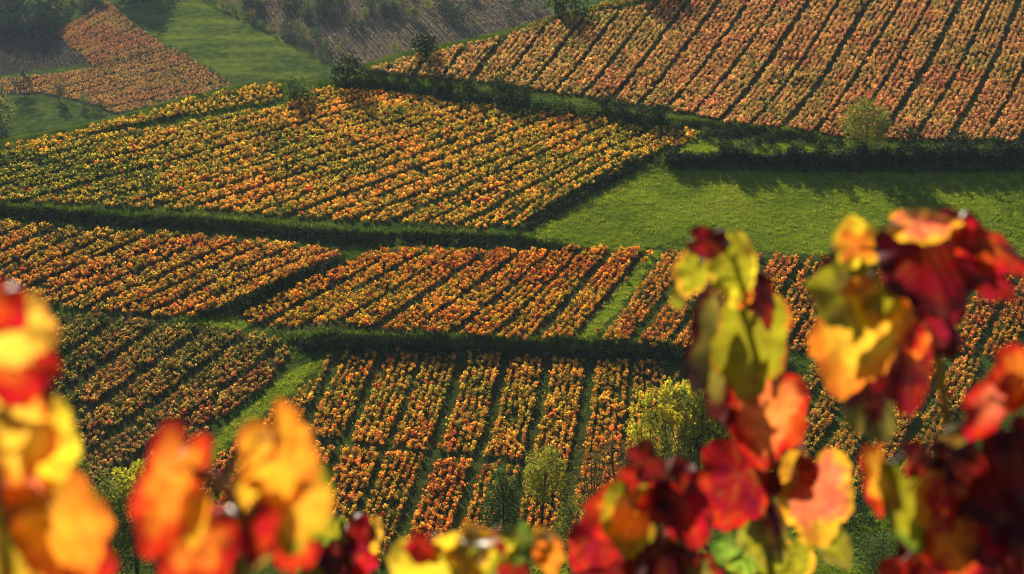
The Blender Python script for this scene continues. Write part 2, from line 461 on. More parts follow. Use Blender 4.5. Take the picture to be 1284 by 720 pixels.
def plant_field(F):
    (La, Lb), (Ra, Rb) = F['gw']
    wid = np.linalg.norm((Ra + Rb) / 2 - (La + Lb) / 2)
    # measure across the rows
    dirv = ((Lb - La) / np.linalg.norm(Lb - La) + (Rb - Ra) / np.linalg.norm(Rb - Ra)); dirv /= np.linalg.norm(dirv)
    acr = (Ra + Rb) / 2 - (La + Lb) / 2
    wid = abs(acr[0] * dirv[1] - acr[1] * dirv[0])
    per = F['n'] * F['sp'] + F['gap']
    pts = []
    k0 = int(-200 / per)
    for st in range(k0, -k0 + int(wid / per) + 1):
        shift = rng.normal(0, .16 * F['gap'])
        for r in range(F['n']):
            c = st * per + (r + .5) * F['sp'] + F['gap'] / 2 + shift
            s = c / wid
            a = La + (Ra - La) * s; b = Lb + (Rb - Lb) * s
            d = b - a; Ln = np.linalg.norm(d)
            lim = F.get('lim', (-1.2, 2.0, 9.0))
            if Ln < 1e-3 or s < lim[0] or s > lim[1]: continue
            m = int(240 / F['ps'])
            t = (np.arange(-m, m) + random.random()) * F['ps'] / Ln + .5
            t = t[np.abs(t - .5) < .5 + lim[2]]
            P = a + t[:, None] * d
            pts.append(np.column_stack([P, np.full(len(P), st)]))
    P = np.concatenate(pts); S = P[:, 2]; P = P[:, :2]
    P = P + rng.normal(0, .13, P.shape)
    P[:, 0] += F.get('bend', 3.0) * (fbm(P[:, 0] / 75, P[:, 1] / 60, 87, 1) - .5)
    m = inside(F['w'], P[:, 0], P[:, 1]); P = P[m]; S = S[m]
    for br in F.get('breaks', []):
        bw = W(br)[:, :2]
        d, s, Lg = bank_distance(bw, P[:, 0], P[:, 1])
        S = S[np.abs(d) > .75]; P = P[np.abs(d) > .75]
    keep = rng.random(len(P)) > .05 + .10 * (vnoise(P[:, 0] / 3, P[:, 1] / 3, 31) > .78) + .45 * (vnoise(P[:, 0] / 2.2, P[:, 1] / 2.2, 32) > .93)
    P = P[keep]; S = S[keep]
    z = ground_height(P[:, 0], P[:, 1])
    px, py = project(P[:, 0], P[:, 1], z)
    t = F['t0'] + F['ts'] * (rng.normal(0, .42, len(P)) + 3.0 * (fbm(P[:, 0] / 9, P[:, 1] / 9, 41, 3) - .5))
    if 'grad' in F: t = t + F['grad'](px, py)
    red = rng.random(len(P)) < .02
    t = np.where(red, np.maximum(t, .80), t)
    grn = vnoise(P[:, 0] / 5, P[:, 1] / 5, 77) > .88
    t = np.where(grn, t - .12, t)
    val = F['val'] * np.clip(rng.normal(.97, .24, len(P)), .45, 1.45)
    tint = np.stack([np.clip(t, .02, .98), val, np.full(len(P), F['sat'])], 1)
    ok = (px > -70) & (px < 1354) & (py > -60) & (py < 760)
    return np.column_stack([P, z])[ok], tint[ok], S[ok]

# ------------------------------------------------------------------ ground sheet
def ground():
    xs = np.concatenate([np.arange(-420, -115, 7.0), np.arange(-115, 115, .75), np.arange(115, 421, 7.0)])
    ys = np.concatenate([np.arange(-60, -4, 6.0), np.arange(-4, 12, .8), np.arange(12, 196, 4.0), np.arange(196, 425, .75), np.arange(425, 600, 6.0), np.arange(600, 860, 2.5), np.arange(860, 1051, 8.0)])
    X, Y = np.meshgrid(xs, ys)
    Z = ground_height(X, Y)
    nx, ny = len(xs), len(ys)
    i = np.arange(nx * ny).reshape(ny, nx)
    Fq = np.stack([i[:-1, :-1], i[:-1, 1:], i[1:, 1:], i[1:, :-1]], -1).reshape(-1, 4)
    soil = np.zeros(X.shape); lush = np.zeros(X.shape); umber = np.zeros(X.shape)
    jx = X + 1.0 * (vnoise(X / 2, Y / 2, 1) - .5); jy = Y + 1.0 * (vnoise(X / 2, Y / 2, 2) - .5)
    for F in FIELDS:
        m = inside(F['w'], jx, jy)
        soil[m] = 1 - F['grass']
        if 'umber' in F: umber[m] = F['umber']
    for poly in MEADOWS: lush[inside(poly, jx, jy)] = 1
    m = inside(FAR_GREEN, jx, jy)
    lush[m] = (.05 + .5 * smooth(.45, .65, fbm(X / 26.0, Y / 5.0, 71, 3)))[m]
    fw = inside(FAR_WILD, jx, jy) & (umber == 0); umber[fw] = .75
    me = mesh_from('ground', np.stack([X, Y, Z], -1).reshape(-1, 3), Fq, [ground_mat],
                   attrs={'soil': ('POINT', soil.ravel()), 'lush': ('POINT', lush.ravel()), 'umber': ('POINT', umber.ravel())}, smooth_shade=True)
    tag(link('ground', me), 'grassy hillside with terraced fields falling to a valley', kind='structure')

MEADOWS_PX = [
    [(652, 297), (700, 268), (760, 234), (806, 208), (850, 214), (1000, 216), (1340, 216), (1340, 326), (1100, 322), (830, 311), (700, 309)],
    [(855, 178), (905, 175), (1000, 183), (1060, 190), (1050, 197), (900, 194), (850, 192)],
    [(236, 404), (262, 394), (296, 391), (318, 410), (300, 414)],
    [(372, 462), (412, 450), (385, 474), (300, 545), (257, 588), (240, 585), (275, 545), (330, 497)],
    [(815, 314), (832, 316), (742, 428), (716, 426)],
    [(690, 700), (900, 690), (1100, 640), (1300, 640), (1340, 740), (600, 740)],
]
MEADOWS = [W(p)[:, :2] for p in MEADOWS_PX]
FAR_GREEN = W([(130, -8), (252, -8), (340, 42), (424, 84), (350, 112), (300, 112), (208, 58), (160, 20)], far_pt)[:, :2]
FAR_WILD = W([(258, -20), (340, 40), (430, 88), (560, 66), (720, 10), (720, -30)], far_pt)[:, :2]
ground()

# ------------------------------------------------------------------ grass
def grass_mesh(P, height, width, blades, lean, rnd, dry):
    """P (n,3) roots, one small triangle per blade"""
    n = len(P)
    P = np.repeat(P, blades, 0); h = np.repeat(height, blades) * rng.uniform(.6, 1.15, n * blades)
    w = np.repeat(width, blades)
    ang = rng.uniform(0, 2 * math.pi, n * blades)
    off = rng.normal(0, 1, (n * blades, 2)) * w[:, None] * 1.6
    B = P.copy(); B[:, :2] += off
    dx, dy = np.cos(ang), np.sin(ang)
    la = rng.uniform(0, 2 * math.pi, n * blades); lm = rng.uniform(.1, 1, n * blades) * lean
    T = B + np.stack([np.cos(la) * lm * h, np.sin(la) * lm * h, h], 1)
    e = np.stack([dx * w * .5, dy * w * .5, -0.05 * np.ones_like(dx)], 1)
    f = np.stack([dx * w * .5, dy * w * .5, 0.05 * np.ones_like(dx)], 1)
    V = np.stack([B - f, B + e, T], 1).reshape(-1, 3)
    Fc = np.arange(len(V)).reshape(-1, 3)
    r = np.clip(np.repeat(rnd, blades) + rng.normal(0, .14, n * blades), 0, 1)
    d = np.clip(np.repeat(dry, blades), 0, 1)
    return mesh_from('grass', V, Fc, [grass_mat], attrs={'rnd': ('FACE', r), 'dry': ('FACE', d)})

def scatter(poly, density):
    lo = poly.min(0); hi = poly.max(0)
    n = int((hi - lo).prod() * density)
    P = rng.uniform(lo, hi, (n, 2))
    P = P[inside(poly, P[:, 0], P[:, 1])]
    z = ground_height(P[:, 0], P[:, 1])
    px, py = project(P[:, 0], P[:, 1], z)
    ok = (px > -30) & (px < 1314) & (py > -20) & (py < 745)
    return np.column_stack([P, z])[ok]

parts = []
for k, poly in enumerate(MEADOWS):
    P = scatter(poly, 17.0 if k == 0 else 14.0)
    clump = fbm(P[:, 0] / .75, P[:, 1] / .6, 51, 2)
    P = P[clump > .34]; clump = clump[clump > .34]
    broad = fbm(P[:, 0] / 9, P[:, 1] / 9, 52, 3)
    parts.append((P, .05 + .55 * (clump - .30), .55 + .8 * (broad - .5) + .5 * (clump - .55), np.clip(.9 * (broad - .62), 0, .5)))
Pm = np.concatenate([p[0] for p in parts])
me = grass_mesh(Pm, np.concatenate([p[1] for p in parts]), np.full(len(Pm), .11), 4, .8, np.concatenate([p[2] for p in parts]), np.concatenate([p[3] for p in parts]))
tag(link('meadow_grass', me), 'short bright green grass of the meadows and lanes between vineyards', 'grass', kind='stuff')

# rough grass on the banks and in the gaps of the vineyards
bp_ = []
for (poly, h, w, fade) in BANKS:
    seg = np.linalg.norm(np.diff(poly, axis=0), axis=1).sum()
    n = int(seg * 60)
    s = rng.uniform(0, 1, n)
    cum = np.concatenate([[0], np.cumsum(np.linalg.norm(np.diff(poly, axis=0), axis=1))]) / seg
    x = np.interp(s, cum, poly[:, 0]); y = np.interp(s, cum, poly[:, 1])
    q = np.column_stack([x, y]) + rng.normal(0, 1.0, (n, 2))
    bp_.append(q)
Q = np.concatenate(bp_)
z = ground_height(Q[:, 0], Q[:, 1])
px, py = project(Q[:, 0], Q[:, 1], z)
ok = (px > -30) & (px < 1314); Q = np.column_stack([Q, z])[ok]
c = fbm(Q[:, 0] / 1.5, Q[:, 1] / 1.5, 61, 2)
me = grass_mesh(Q, .22 + .75 * c ** 2, np.full(len(Q), .10), 4, .6, .06 + .4 * (c - .3), np.clip((fbm(Q[:, 0] / 6, Q[:, 1] / 6, 62, 2) - .6) * 1.2, 0, .5))  # blades kept at the dark end so the bank faces look shaded
tag(link('bank_grass', me), 'long rough grass along the terrace banks, coloured dark for their shade', 'rough grass', kind='stuff')

vp = []
for F in FIELDS:
    if F.get('far') or F['grass'] < .2: continue
    P = scatter(F['w'], 1.6 * F['grass'] + .3)
    vp.append(P)
Q = np.concatenate(vp)
c = fbm(Q[:, 0] / 2, Q[:, 1] / 2, 63, 2)
me = grass_mesh(Q, .10 + .3 * c ** 2, np.full(len(Q), .12), 4, .9, .3 + .6 * (c - .4), np.clip((fbm(Q[:, 0] / 5, Q[:, 1] / 5, 64, 2) - .5) * 1.5, 0, .6))
tag(link('vineyard_grass', me), 'thin grass and weeds between the strips of vines', 'weeds', kind='stuff')

# ------------------------------------------------------------------ vines
def vine_mesh(seed, leaves=48):
    g = np.random.default_rng(seed)
    # several leaning shoots make an uneven head on a short trunk
    C = []; Nn = []; E = []
    shoots = g.integers(5, 8)
    for k in range(shoots):
        a = 2 * math.pi * (k + g.uniform(-.3, .3)) / shoots
        out = g.uniform(.14, .44); top = g.uniform(.45, .85)
        m = leaves // shoots
        E.append(np.array([math.cos(a) * out, math.sin(a) * out, top]))
        t = g.uniform(.25, 1, m)
        p = np.stack([np.cos(a) * out * t, np.sin(a) * out * t, .22 + (top - .22) * t], 1) + g.normal(0, .10, (m, 3))
        C.append(p)
        Nn.append(unit(np.stack([np.cos(a) + g.normal(0, .7, m), np.sin(a) + g.normal(0, .7, m), g.normal(.7, .6, m)], 1)))
    C = np.concatenate(C); Nn = np.concatenate(Nn)
    C[:, 2] = np.maximum(C[:, 2], .12)
    V, Fq = leaf_quads(C, Nn, g.uniform(.16, .30, len(C)), g, 1.0, .12)
    arms = [tube([(0, 0, -.1), (.02, .01, .15), (.0, .03, .38)], [.05, .045, .04], 5)]
    arms += [tube([(0, .02, .30), tuple(e * .55 + np.array([0, .01, .17])), tuple(e)], [.016, .011, .006], 3) for e in E]
    tv, tq = join_tubes(arms)
    tt = np.concatenate([tq[:, [0, 1, 2]], tq[:, [0, 2, 3]]]) + len(V)
    r = g.uniform(0, 1, len(C)); r = np.concatenate([r, r, np.zeros(len(tt))])
    mi = np.concatenate([np.zeros(len(Fq)), np.ones(len(tt))])
    return mesh_from('grapevine', np.concatenate([V, tv]), np.concatenate([Fq, tt]), [vine_mat, wood_mat], mi, {'rnd': ('FACE', r)})

VINE_MESHES = [vine_mesh(100 + k) for k in range(7)]
allP, allT, allF, allS = [], [], [], []
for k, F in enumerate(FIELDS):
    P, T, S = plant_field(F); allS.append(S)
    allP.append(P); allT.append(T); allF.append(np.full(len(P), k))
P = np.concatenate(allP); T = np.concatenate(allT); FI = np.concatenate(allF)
px, py = project(P[:, 0], P[:, 1], P[:, 2])
# foreground leaves hide part of the nearest block: single vines are kept for where the photo shows them
HIDE = [(0, 360, 130, 720), (160, 505, 410, 720), (380, 645, 475, 720), (480, 655, 730, 720), (700, 555, 915, 720), (840, 265, 1284, 720), (780, 455, 910, 720), (600, 545, 800, 720)]
vis = (px > 4) & (px < 1280) & (py > 4) & (py < 716)
for (x0, y0, x1, y1) in HIDE:
    vis &= ~((px > x0) & (px < x1) & (py > y0) & (py < y1))
FNAMES = [F['name'] for F in FIELDS]
near_k = FNAMES.index('near')
dist = np.where(vis & (FI == near_k), P[:, 1], 1e9)
order = np.argsort(dist)[:300]
single = np.zeros(len(P), bool); single[order] = True
print('vines', len(P), 'field counts', {n: int((FI == i).sum()) for i, n in enumerate(FNAMES)})
sc_ = rng.uniform(.78, 1.22, len(P)); rot_ = rng.uniform(0, 2 * math.pi, len(P)); var_ = rng.integers(0, 7, len(P))
sc_ = sc_ * .9 * (.72 + .56 * fbm(P[:, 0] / 5, P[:, 1] / 5, 91, 3))
sc_ = np.where(np.array(['far' in n for n in FNAMES])[FI], sc_ * 1.15, sc_)
protos = {}
SI = np.concatenate(allS)
strips = sorted(set(SI[order]), key=lambda k: np.mean(P[order][SI[order] == k][:, 0]))
NTH = ['first', 'second', 'third', 'fourth', 'fifth', 'sixth', 'seventh', 'eighth', 'ninth', 'tenth', 'eleventh', 'twelfth', 'thirteenth']
for j, i in enumerate(order):
    v_ = j % 7
    o = link('grapevine', VINE_MESHES[v_])
    o.location = P[i]; o.rotation_euler = (0, 0, rot_[i]); o.scale = (sc_[i],) * 3
    o['tint'] = [float(x) for x in T[i]]
    hue = 'yellow green' if T[i][0] < .3 else 'golden yellow' if T[i][0] < .45 else 'orange' if T[i][0] < .62 else 'rusty red'
    tag(o, 'low %s grapevine in the %s clear strip from the left, nearest vineyard block' % (hue, NTH[strips.index(SI[i])]), 'grapevine', '%s vines of the %s strip in the nearest vineyard' % (hue, NTH[strips.index(SI[i])]))
    protos.setdefault(v_, o)

rest = ~single
me = mesh_from('vineyard', P[rest], np.zeros((0, 3), np.int32)) if False else bpy.data.meshes.new('vineyard')
Pr = P[rest]
me.vertices.add(len(Pr)); me.vertices.foreach_set('co', Pr.astype(np.float32).ravel())
at = me.attributes.new('tint', 'FLOAT_VECTOR', 'POINT'); at.data.foreach_set('vector', T[rest].astype(np.float32).ravel())
at = me.attributes.new('turn', 'FLOAT', 'POINT'); at.data.foreach_set('value', rot_[rest].astype(np.float32))
at = me.attributes.new('size', 'FLOAT', 'POINT'); at.data.foreach_set('value', sc_[rest].astype(np.float32))
at = me.attributes.new('shape', 'INT', 'POINT'); at.data.foreach_set('value', var_[rest].astype(np.int32))
yard = tag(link('vineyard', me), 'autumn vines in rows filling all the other vineyard fields', 'vineyard', kind='stuff')

ng = bpy.data.node_groups.new('plant_vines', 'GeometryNodeTree')
ng.interface.new_socket('Geometry', in_out='INPUT', socket_type='NodeSocketGeometry')
ng.interface.new_socket('Geometry', in_out='OUTPUT', socket_type='NodeSocketGeometry')
gi = ng.nodes.new('NodeGroupInput'); go = ng.nodes.new('NodeGroupOutput')
iop = ng.nodes.new('GeometryNodeInstanceOnPoints'); jn = ng.nodes.new('GeometryNodeJoinGeometry')
for k in sorted(protos):
    oi = ng.nodes.new('GeometryNodeObjectInfo'); oi.inputs['Object'].default_value = protos[k]; oi.inputs['As Instance'].default_value = True
    oi.transform_space = 'ORIGINAL'
    ng.links.new(oi.outputs['Geometry'], jn.inputs[0])
def named(n, t):
    a = ng.nodes.new('GeometryNodeInputNamedAttribute'); a.data_type = t; a.inputs['Name'].default_value = n
    return a.outputs['Attribute']
cx = ng.nodes.new('ShaderNodeCombineXYZ'); ng.links.new(named('turn', 'FLOAT'), cx.inputs[2])
e2r = ng.nodes.new('FunctionNodeEulerToRotation'); ng.links.new(cx.outputs[0], e2r.inputs[0])
ng.links.new(gi.outputs[0], iop.inputs['Points']); ng.links.new(jn.outputs[0], iop.inputs['Instance'])
iop.inputs['Pick Instance'].default_value = True
ng.links.new(named('shape', 'INT'), iop.inputs['Instance Index'])
ng.links.new(e2r.outputs[0], iop.inputs['Rotation']); ng.links.new(named('size', 'FLOAT'), iop.inputs['Scale'])
ng.links.new(iop.outputs[0], go.inputs[0])
md = yard.modifiers.new('plants', 'NODES'); md.node_group = ng

# ------------------------------------------------------------------ trees, bushes, hedge
def cloud(blobs, n, size, g, up=.25, shell=.75):
    """n leaves spread through ellipsoid blobs (cx,cy,cz,rx,ry,rz), thicker near the surface"""
    B = np.array(blobs, float)
    vol = (B[:, 3] * B[:, 4] * B[:, 5]) ** .75
    k = g.choice(len(B), n, p=vol / vol.sum())
    d = unit(g.normal(size=(n, 3)))
    r = g.uniform(0, 1, n) ** (1 - shell)
    r = np.clip(r + g.normal(0, .09, n), 0, 1.2)
    C = B[k, :3] + d * r[:, None] * B[k, 3:]
    Nn = unit(d + g.normal(0, .8, (n, 3)) + np.array([0, 0, up]))
    V, Fq = leaf_quads(C, Nn, g.uniform(.7, 1.3, n) * size, g, .8, .15)
    rnd = g.uniform(0, 1, n)
    return V, Fq, np.concatenate([rnd, rnd])

def tree_parts(seed, h, w, kind='round', n=1800, leaf=.30, bare=.3, trunk_r=None, blobs_n=14):
    g = np.random.default_rng(seed)
    tr = trunk_r or h * .018
    tubes = []; blobs = []
    lean = g.normal(0, .03 * h, 2)
    path = [(lean[0] * t * t, lean[1] * t * t, h * .9 * t - .3) for t in np.linspace(0, 1, 7)]
    tubes.append(tube(path, [tr * (1 - .85 * t) for t in np.linspace(0, 1, 7)], 7))
    for k in range(blobs_n):
        t = bare + (1 - bare) * (k + .5) / blobs_n
        if kind == 'round': prof = math.sin(math.pi * min(max((t - bare) / (1 - bare), .06), .97)) ** .6
        elif kind == 'tall': prof = .45 + .55 * math.sin(math.pi * min(max((t - bare) / (1 - bare) * .9 + .05, 0), 1))
        else: prof = 1.0 - .75 * (t - bare) / (1 - bare)
        a = k * 2.4 + g.uniform(-.5, .5)
        rr = w * .5 * prof * g.uniform(.45, .8)
        c = np.array([lean[0] * t * t + math.cos(a) * rr, lean[1] * t * t + math.sin(a) * rr, h * t * .93])
        s = w * .5 * prof * g.uniform(.36, .55) + .1 * w * .3
        blobs.append((*c, s, s, s * g.uniform(.8, 1.25)))
        t0 = max(bare * .6, t - .22)
        st = np.array([lean[0] * t0 * t0, lean[1] * t0 * t0, h * .9 * t0])
        mid = st * .5 + c * .5 + np.array([0, 0, -.03 * h])
        tubes.append(tube([st, mid, c], [tr * .45 * (1 - t0 * .6), tr * .28, tr * .08], 5))
        # twigs
        for q in range(1):
            e = c + unit(g.normal(size=3)) * s * .9
            tubes.append(tube([mid * .3 + c * .7, (c + e) / 2, e], [tr * .16, tr * .1, tr * .04], 4))
    tv, tq = join_tubes(tubes)
    V, Fq, rnd = cloud(blobs, n, leaf, g)
    keep = V.reshape(-1, 4, 3)[:, :, 2].min(1) > .05
    return mesh_from('trunk', tv, tq, [wood_mat], smooth_shade=True), (V, Fq, rnd)

def airy_parts(seed, h, w, n=2600, leaf=.3, bare=.35, trunk_r=.12, stems=8):
    """several stems rising and spreading from one foot, leaves loosely along their upper shoots"""
    g = np.random.default_rng(seed)
    tubes = []; C = []
    for k in range(stems):
        a = 2 * math.pi * k / stems + g.uniform(-.4, .4)
        sp = w * .5 * g.uniform(.15, 1.0); hh = h * g.uniform(.72, 1.0) * (1 - .18 * sp / (w * .5))
        t = np.linspace(0, 1, 8)
        path = np.stack([np.cos(a) * sp * t ** 1.5, np.sin(a) * sp * t ** 1.5, hh * t - .2], 1) + np.cumsum(g.normal(0, .05, (8, 3)), 0) * t[:, None]
        tubes.append(tube(path, list(trunk_r * (1 - .85 * t)), 6))
        for q in range(9):
            u = g.uniform(bare, 1)
            p = np.array([np.interp(u, t, path[:, i]) for i in range(3)])
            ln = h * .13 * (1.25 - u) + .5
            e = p + unit(np.array([g.normal(), g.normal(), g.uniform(.5, 1.3)])) * ln
            tubes.append(tube([p, (p + e) / 2 + g.normal(0, .06, 3), e], [trunk_r * .22, trunk_r * .14, trunk_r * .05], 4))
            m = max(4, int(n / (stems * 9) * g.uniform(.4, 1.6)))
            f = g.uniform(.1, 1.1, m)[:, None]
            C.append(p + (e - p) * f + g.normal(0, .10 * ln + .14, (m, 3)))
    C = np.concatenate(C)
    Nn = unit(g.normal(0, 1, C.shape) + np.array([0, 0, .3]))
    V, Fq = leaf_quads(C, Nn, g.uniform(.7, 1.3, len(C)) * leaf, g, .8, .15)
    rnd = g.uniform(0, 1, len(C))
    tv, tq = join_tubes(tubes)
    return mesh_from('trunk', tv, tq, [wood_mat], smooth_shade=True), (V, Fq, np.concatenate([rnd, rnd]))

def make_tree(name, label, cat, mat, group=None, **kw):
    tm, (V, Fq, rnd) = airy_parts(**kw) if 'stems' in kw else tree_parts(**kw)
    root = bpy.data.objects.new(name, None); COL.objects.link(root); root.empty_display_size = .5
    tag(root, label, cat, group)
    link('trunk', tm, root)
    link('crown', mesh_from('crown', V, Fq, [mat], attrs={'rnd': ('FACE', rnd)}), root)
    return root

def copy_tree(o):
    c = o.copy(); COL.objects.link(c)
    for ch in o.children:
        d = ch.copy(); COL.objects.link(d); d.parent = c
    return c

def place(o, px, py, f=near_pt, rz=0.0, s=1.0):
    p = f([px], [py])[0]
    z = zat(p[0], p[1])
    o.location = (p[0], p[1], z - .05); o.rotation_euler = (0, 0, rz); o.scale = (s, s, s)
    return o

# trees at the foot of the near vineyard (base pixel, height m, width m)
BOT = [
    ('yellow_tree', 'tall airy tree with bright yellow crown top behind the red leaves', M_YELLOW, (872, 668), dict(seed=1, h=25.0, w=9.0, n=7000, leaf=.35, bare=.55, trunk_r=.16, stems=10)),
    ('olive_tree', 'thin leaved olive tree with several dark stems under the yellow crown', M_OLIVE, (852, 672), dict(seed=21, h=20, w=9.5, n=4600, leaf=.28, bare=.25, trunk_r=.15, stems=9)),
    ('green_tree', 'dark green tree just right of the yellow topped tree', M_GREEN, (898, 660), dict(seed=2, h=19, w=6.0, n=4200, leaf=.33, bare=.15, trunk_r=.15, stems=8)),
    ('yellow_tree', 'small loose yellow tree left of the tall yellow topped tree', M_YELLOW, (808, 672), dict(seed=22, h=19.5, w=6.0, n=2200, leaf=.27, bare=.5, trunk_r=.13, stems=6)),
    ('small_tree', 'slender young tree with round yellow green head above the orange vines', M_LIME, (678, 694), dict(seed=3, h=14.2, w=5.4, kind='round', n=2600, leaf=.28, bare=.5, blobs_n=14)),
    ('bushy_tree', 'blue green bushy tree left of the slender young tree', M_GREEN, (632, 692), dict(seed=4, h=10.8, w=4.8, kind='tall', n=3000, leaf=.28, bare=.12, blobs_n=16)),
    ('sparse_tree', 'thin half bare brownish tree with dark upright stems', M_RUST, (742, 678), dict(seed=5, h=14.0, w=5.5, n=1500, leaf=.25, bare=.2, trunk_r=.13, stems=6)),
    ('sparse_tree', 'half bare brown tree just left of the yellow trees', M_RUST, (780, 670), dict(seed=6, h=15.0, w=6.0, n=2000, leaf=.25, bare=.2, trunk_r=.14, stems=7)),
    ('olive_tree', 'narrow olive green tree low between slender tree and brown tree', M_OLIVE, (716, 700), dict(seed=7, h=8.0, w=5.0, kind='tall', n=2200, leaf=.24, bare=.1, blobs_n=10)),
    ('green_tree', 'leafy green tree behind the large orange leaf at lower left', M_OLIVE, (140, 742), dict(seed=8, h=14.5, w=8.0, kind='tall', n=5500, leaf=.30, bare=.12, blobs_n=20)),
    ('yellow_tree', 'yellow topped tree beside the tall red orange leaf at lower left', M_YELLOW, (172, 722), dict(seed=9, h=14.5, w=6.0, kind='tall', n=4000, leaf=.30, bare=.35, blobs_n=14)),
    ('dark_tree', 'dark green tree at the left edge of the lower left clump', M_GREEN, (104, 720), dict(seed=10, h=14.5, w=6.0, kind='tall', n=4000, leaf=.32, bare=.1, blobs_n=14)),
    ('green_tree', 'green tree between the two orange leaf clusters', M_OLIVE, (252, 730), dict(seed=12, h=9.5, w=6.0, kind='round', n=1700, leaf=.28, bare=.1, blobs_n=14)),
    ('green_tree', 'low green tree seen through the gap under the orange leaf', M_GREEN, (205, 735), dict(seed=13, h=10.5, w=6.0, kind='round', n=1700, leaf=.28, bare=.1, blobs_n=14)),
    ('round_bush', 'rounded bright green bush on the grass at lower right', M_GREEN, (1105, 716), dict(seed=14, h=4.6, w=7.0, kind='round', n=2200, leaf=.22, bare=.02, blobs_n=16)),
    ('round_bush', 'green bush at the lower right corner behind dark red leaves', M_GREEN, (1278, 714), dict(seed=15, h=5.5, w=6.0, kind='round', n=1800, leaf=.22, bare=.02, blobs_n=16)),
    ('dark_bush', 'black green bush above the rounded green bush', M_DARK, (1070, 655), dict(seed=16, h=3.2, w=8.0, kind='round', n=1500, leaf=.24, bare=.02, blobs_n=14)),
    ('hedge_tree', 'round yellow green tree standing over the long dark hedge', M_OLIVE, (1086, 190), dict(seed=17, h=9.4, w=8.2, kind='round', n=3000, leaf=.36, bare=.04, blobs_n=22)),
]
for nm, lab, mt, (bx, by), kw in BOT:
    place(make_tree(nm, lab, 'bush' if 'bush' in nm else 'tree', mt, **kw), bx, by)

# the long clipped-looking hedge at the top of the meadow: one thing, uneven along its top
def hedge_run(name, label, pts_px, height, depth, leaf, mat, dens, seed, cat='hedge', wob=.35):
    g = np.random.default_rng(seed)
    pw = W(pts_px)[:, :2]
    seg = np.linalg.norm(np.diff(pw, axis=0), axis=1); cum = np.concatenate([[0], np.cumsum(seg)])
    blobs = []; s = 0
    while s < cum[-1]:
        x = np.interp(s, cum, pw[:, 0]) + g.normal(0, .25); y = np.interp(s, cum, pw[:, 1]) + g.normal(0, .25)
        hh = height * (1 + wob * g.normal() * .6 + wob * (vnoise(np.array([s / 5.0]), np.array([seed * 1.0]), 5)[0] - .5))
        hh = max(hh, height * .4)
        z = zat(x, y)
        for q in range(2):
            blobs.append((x + g.normal(0, .2), y + g.normal(0, .3), z + hh * (.28 + .38 * q), depth * .55, depth * .55, hh * .38))
        s += depth * .55
    n = int(len(blobs) * dens)
    o0 = np.array([blobs[0][0], blobs[0][1], zat(blobs[0][0], blobs[0][1])])
    bl = [(b[0] - o0[0], b[1] - o0[1], b[2] - o0[2], *b[3:]) for b in blobs]
    V, Fq, rnd = cloud(bl, n, leaf, g)
    # twiggy stems carry the foliage
    ts = [tube([(b[0], b[1], b[2] - b[5] * 1.1), (b[0] + .05, b[1], b[2] + b[5] * .8)], [.05, .02], 4) for b in bl[::2]]
    tv, tq = join_tubes(ts)
    root = bpy.data.objects.new(name, None); COL.objects.link(root); root.location = o0
    tag(root, label, cat)
    link('foliage', mesh_from('foliage', V, Fq, [mat], attrs={'rnd': ('FACE', rnd)}), root)
    link('stems', mesh_from('stems', tv, tq, [wood_mat]), root)
    return root
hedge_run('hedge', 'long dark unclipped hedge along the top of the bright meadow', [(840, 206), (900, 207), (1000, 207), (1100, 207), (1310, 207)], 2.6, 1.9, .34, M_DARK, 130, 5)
hedge_run('bramble_bank', 'low scrub coloured dark as bank shade below the golden vineyard', [(0, 269), (134, 278), (268, 287), (402, 298), (520, 302), (622, 306)], .5, .9, .24, M_DARK, 34, 6, 'scrub')  # near black leaf colour carries the shade of the bank face
hedge_run('bramble_bank', 'low scrub coloured dark as bank shade above the nearest striped vineyard', [(382, 434), (440, 438), (520, 440), (640, 443), (760, 446), (890, 455), (1000, 464)], .8, 1.1, .24, M_DARK, 40, 7, 'scrub')
hedge_run('scrub_strip', 'scrub strip coloured dark as bank shade along the meadow edge of the golden vineyard', [(655, 291), (712, 259), (765, 229), (806, 206)], .8, 1.2, .24, M_DARK, 40, 8, 'scrub')  # dark leaves here colour in the shadow side of the field edge
hedge_run('scrub_strip', 'scrub coloured dark as bank shade between the copper and flame coloured vineyards', [(296, 388), (360, 357), (432, 323)], .7, 1.1, .22, M_DARK, 30, 9, 'scrub')

# bushes along the farm track under the upper vineyard
bush_kinds = [make_tree('track_bush', 'x', 'bush', m, seed=30 + k, h=2.6, w=3.6, kind='round', n=520, leaf=.30, bare=.02, blobs_n=9)
              for k, m in enumerate([M_DARK, M_DARK, M_GREEN])]
used = set()
def bush(k, px, py, s, label, group='bushes along the farm track'):
    o = bush_kinds[k]
    if k in used: o = copy_tree(o)
    used.add(k)
    tag(o, label, 'bush', group)
    return place(o, px, py, near_pt, random.uniform(0, 6), s)
ORD = ['first', 'second', 'third', 'fourth', 'fifth', 'sixth', 'seventh', 'eighth', 'ninth', 'tenth', 'eleventh', 'twelfth', 'thirteenth', 'fourteenth']
line = [(462, 97, .7), (478, 99, .8), (497, 101, .7), (516, 102, .9), (545, 104, 1.0), (566, 108, .9), (590, 112, .8), (624, 112, 1.0), (640, 118, .9), (660, 121, .7), (762, 137, 1.0), (780, 140, .9), (805, 146, .9), (826, 148, 1.0)]
for q, (x, y, s) in enumerate(line):
    bush(random.choice([0, 1, 1]), x, y, s, ORD[q] + ' dark bush from the left on the upper side of the farm track')
line2 = [(452, 108, .6), (490, 113, .6), (520, 119, .8), (548, 123, .8), (575, 127, .9), (600, 131, .9), (630, 136, 1.0), (652, 138, 1.1), (676, 140, 1.0), (704, 144, 1.15), (735, 148, 1.1), (790, 155, .7), (812, 158, .7), (846, 166, .8)]
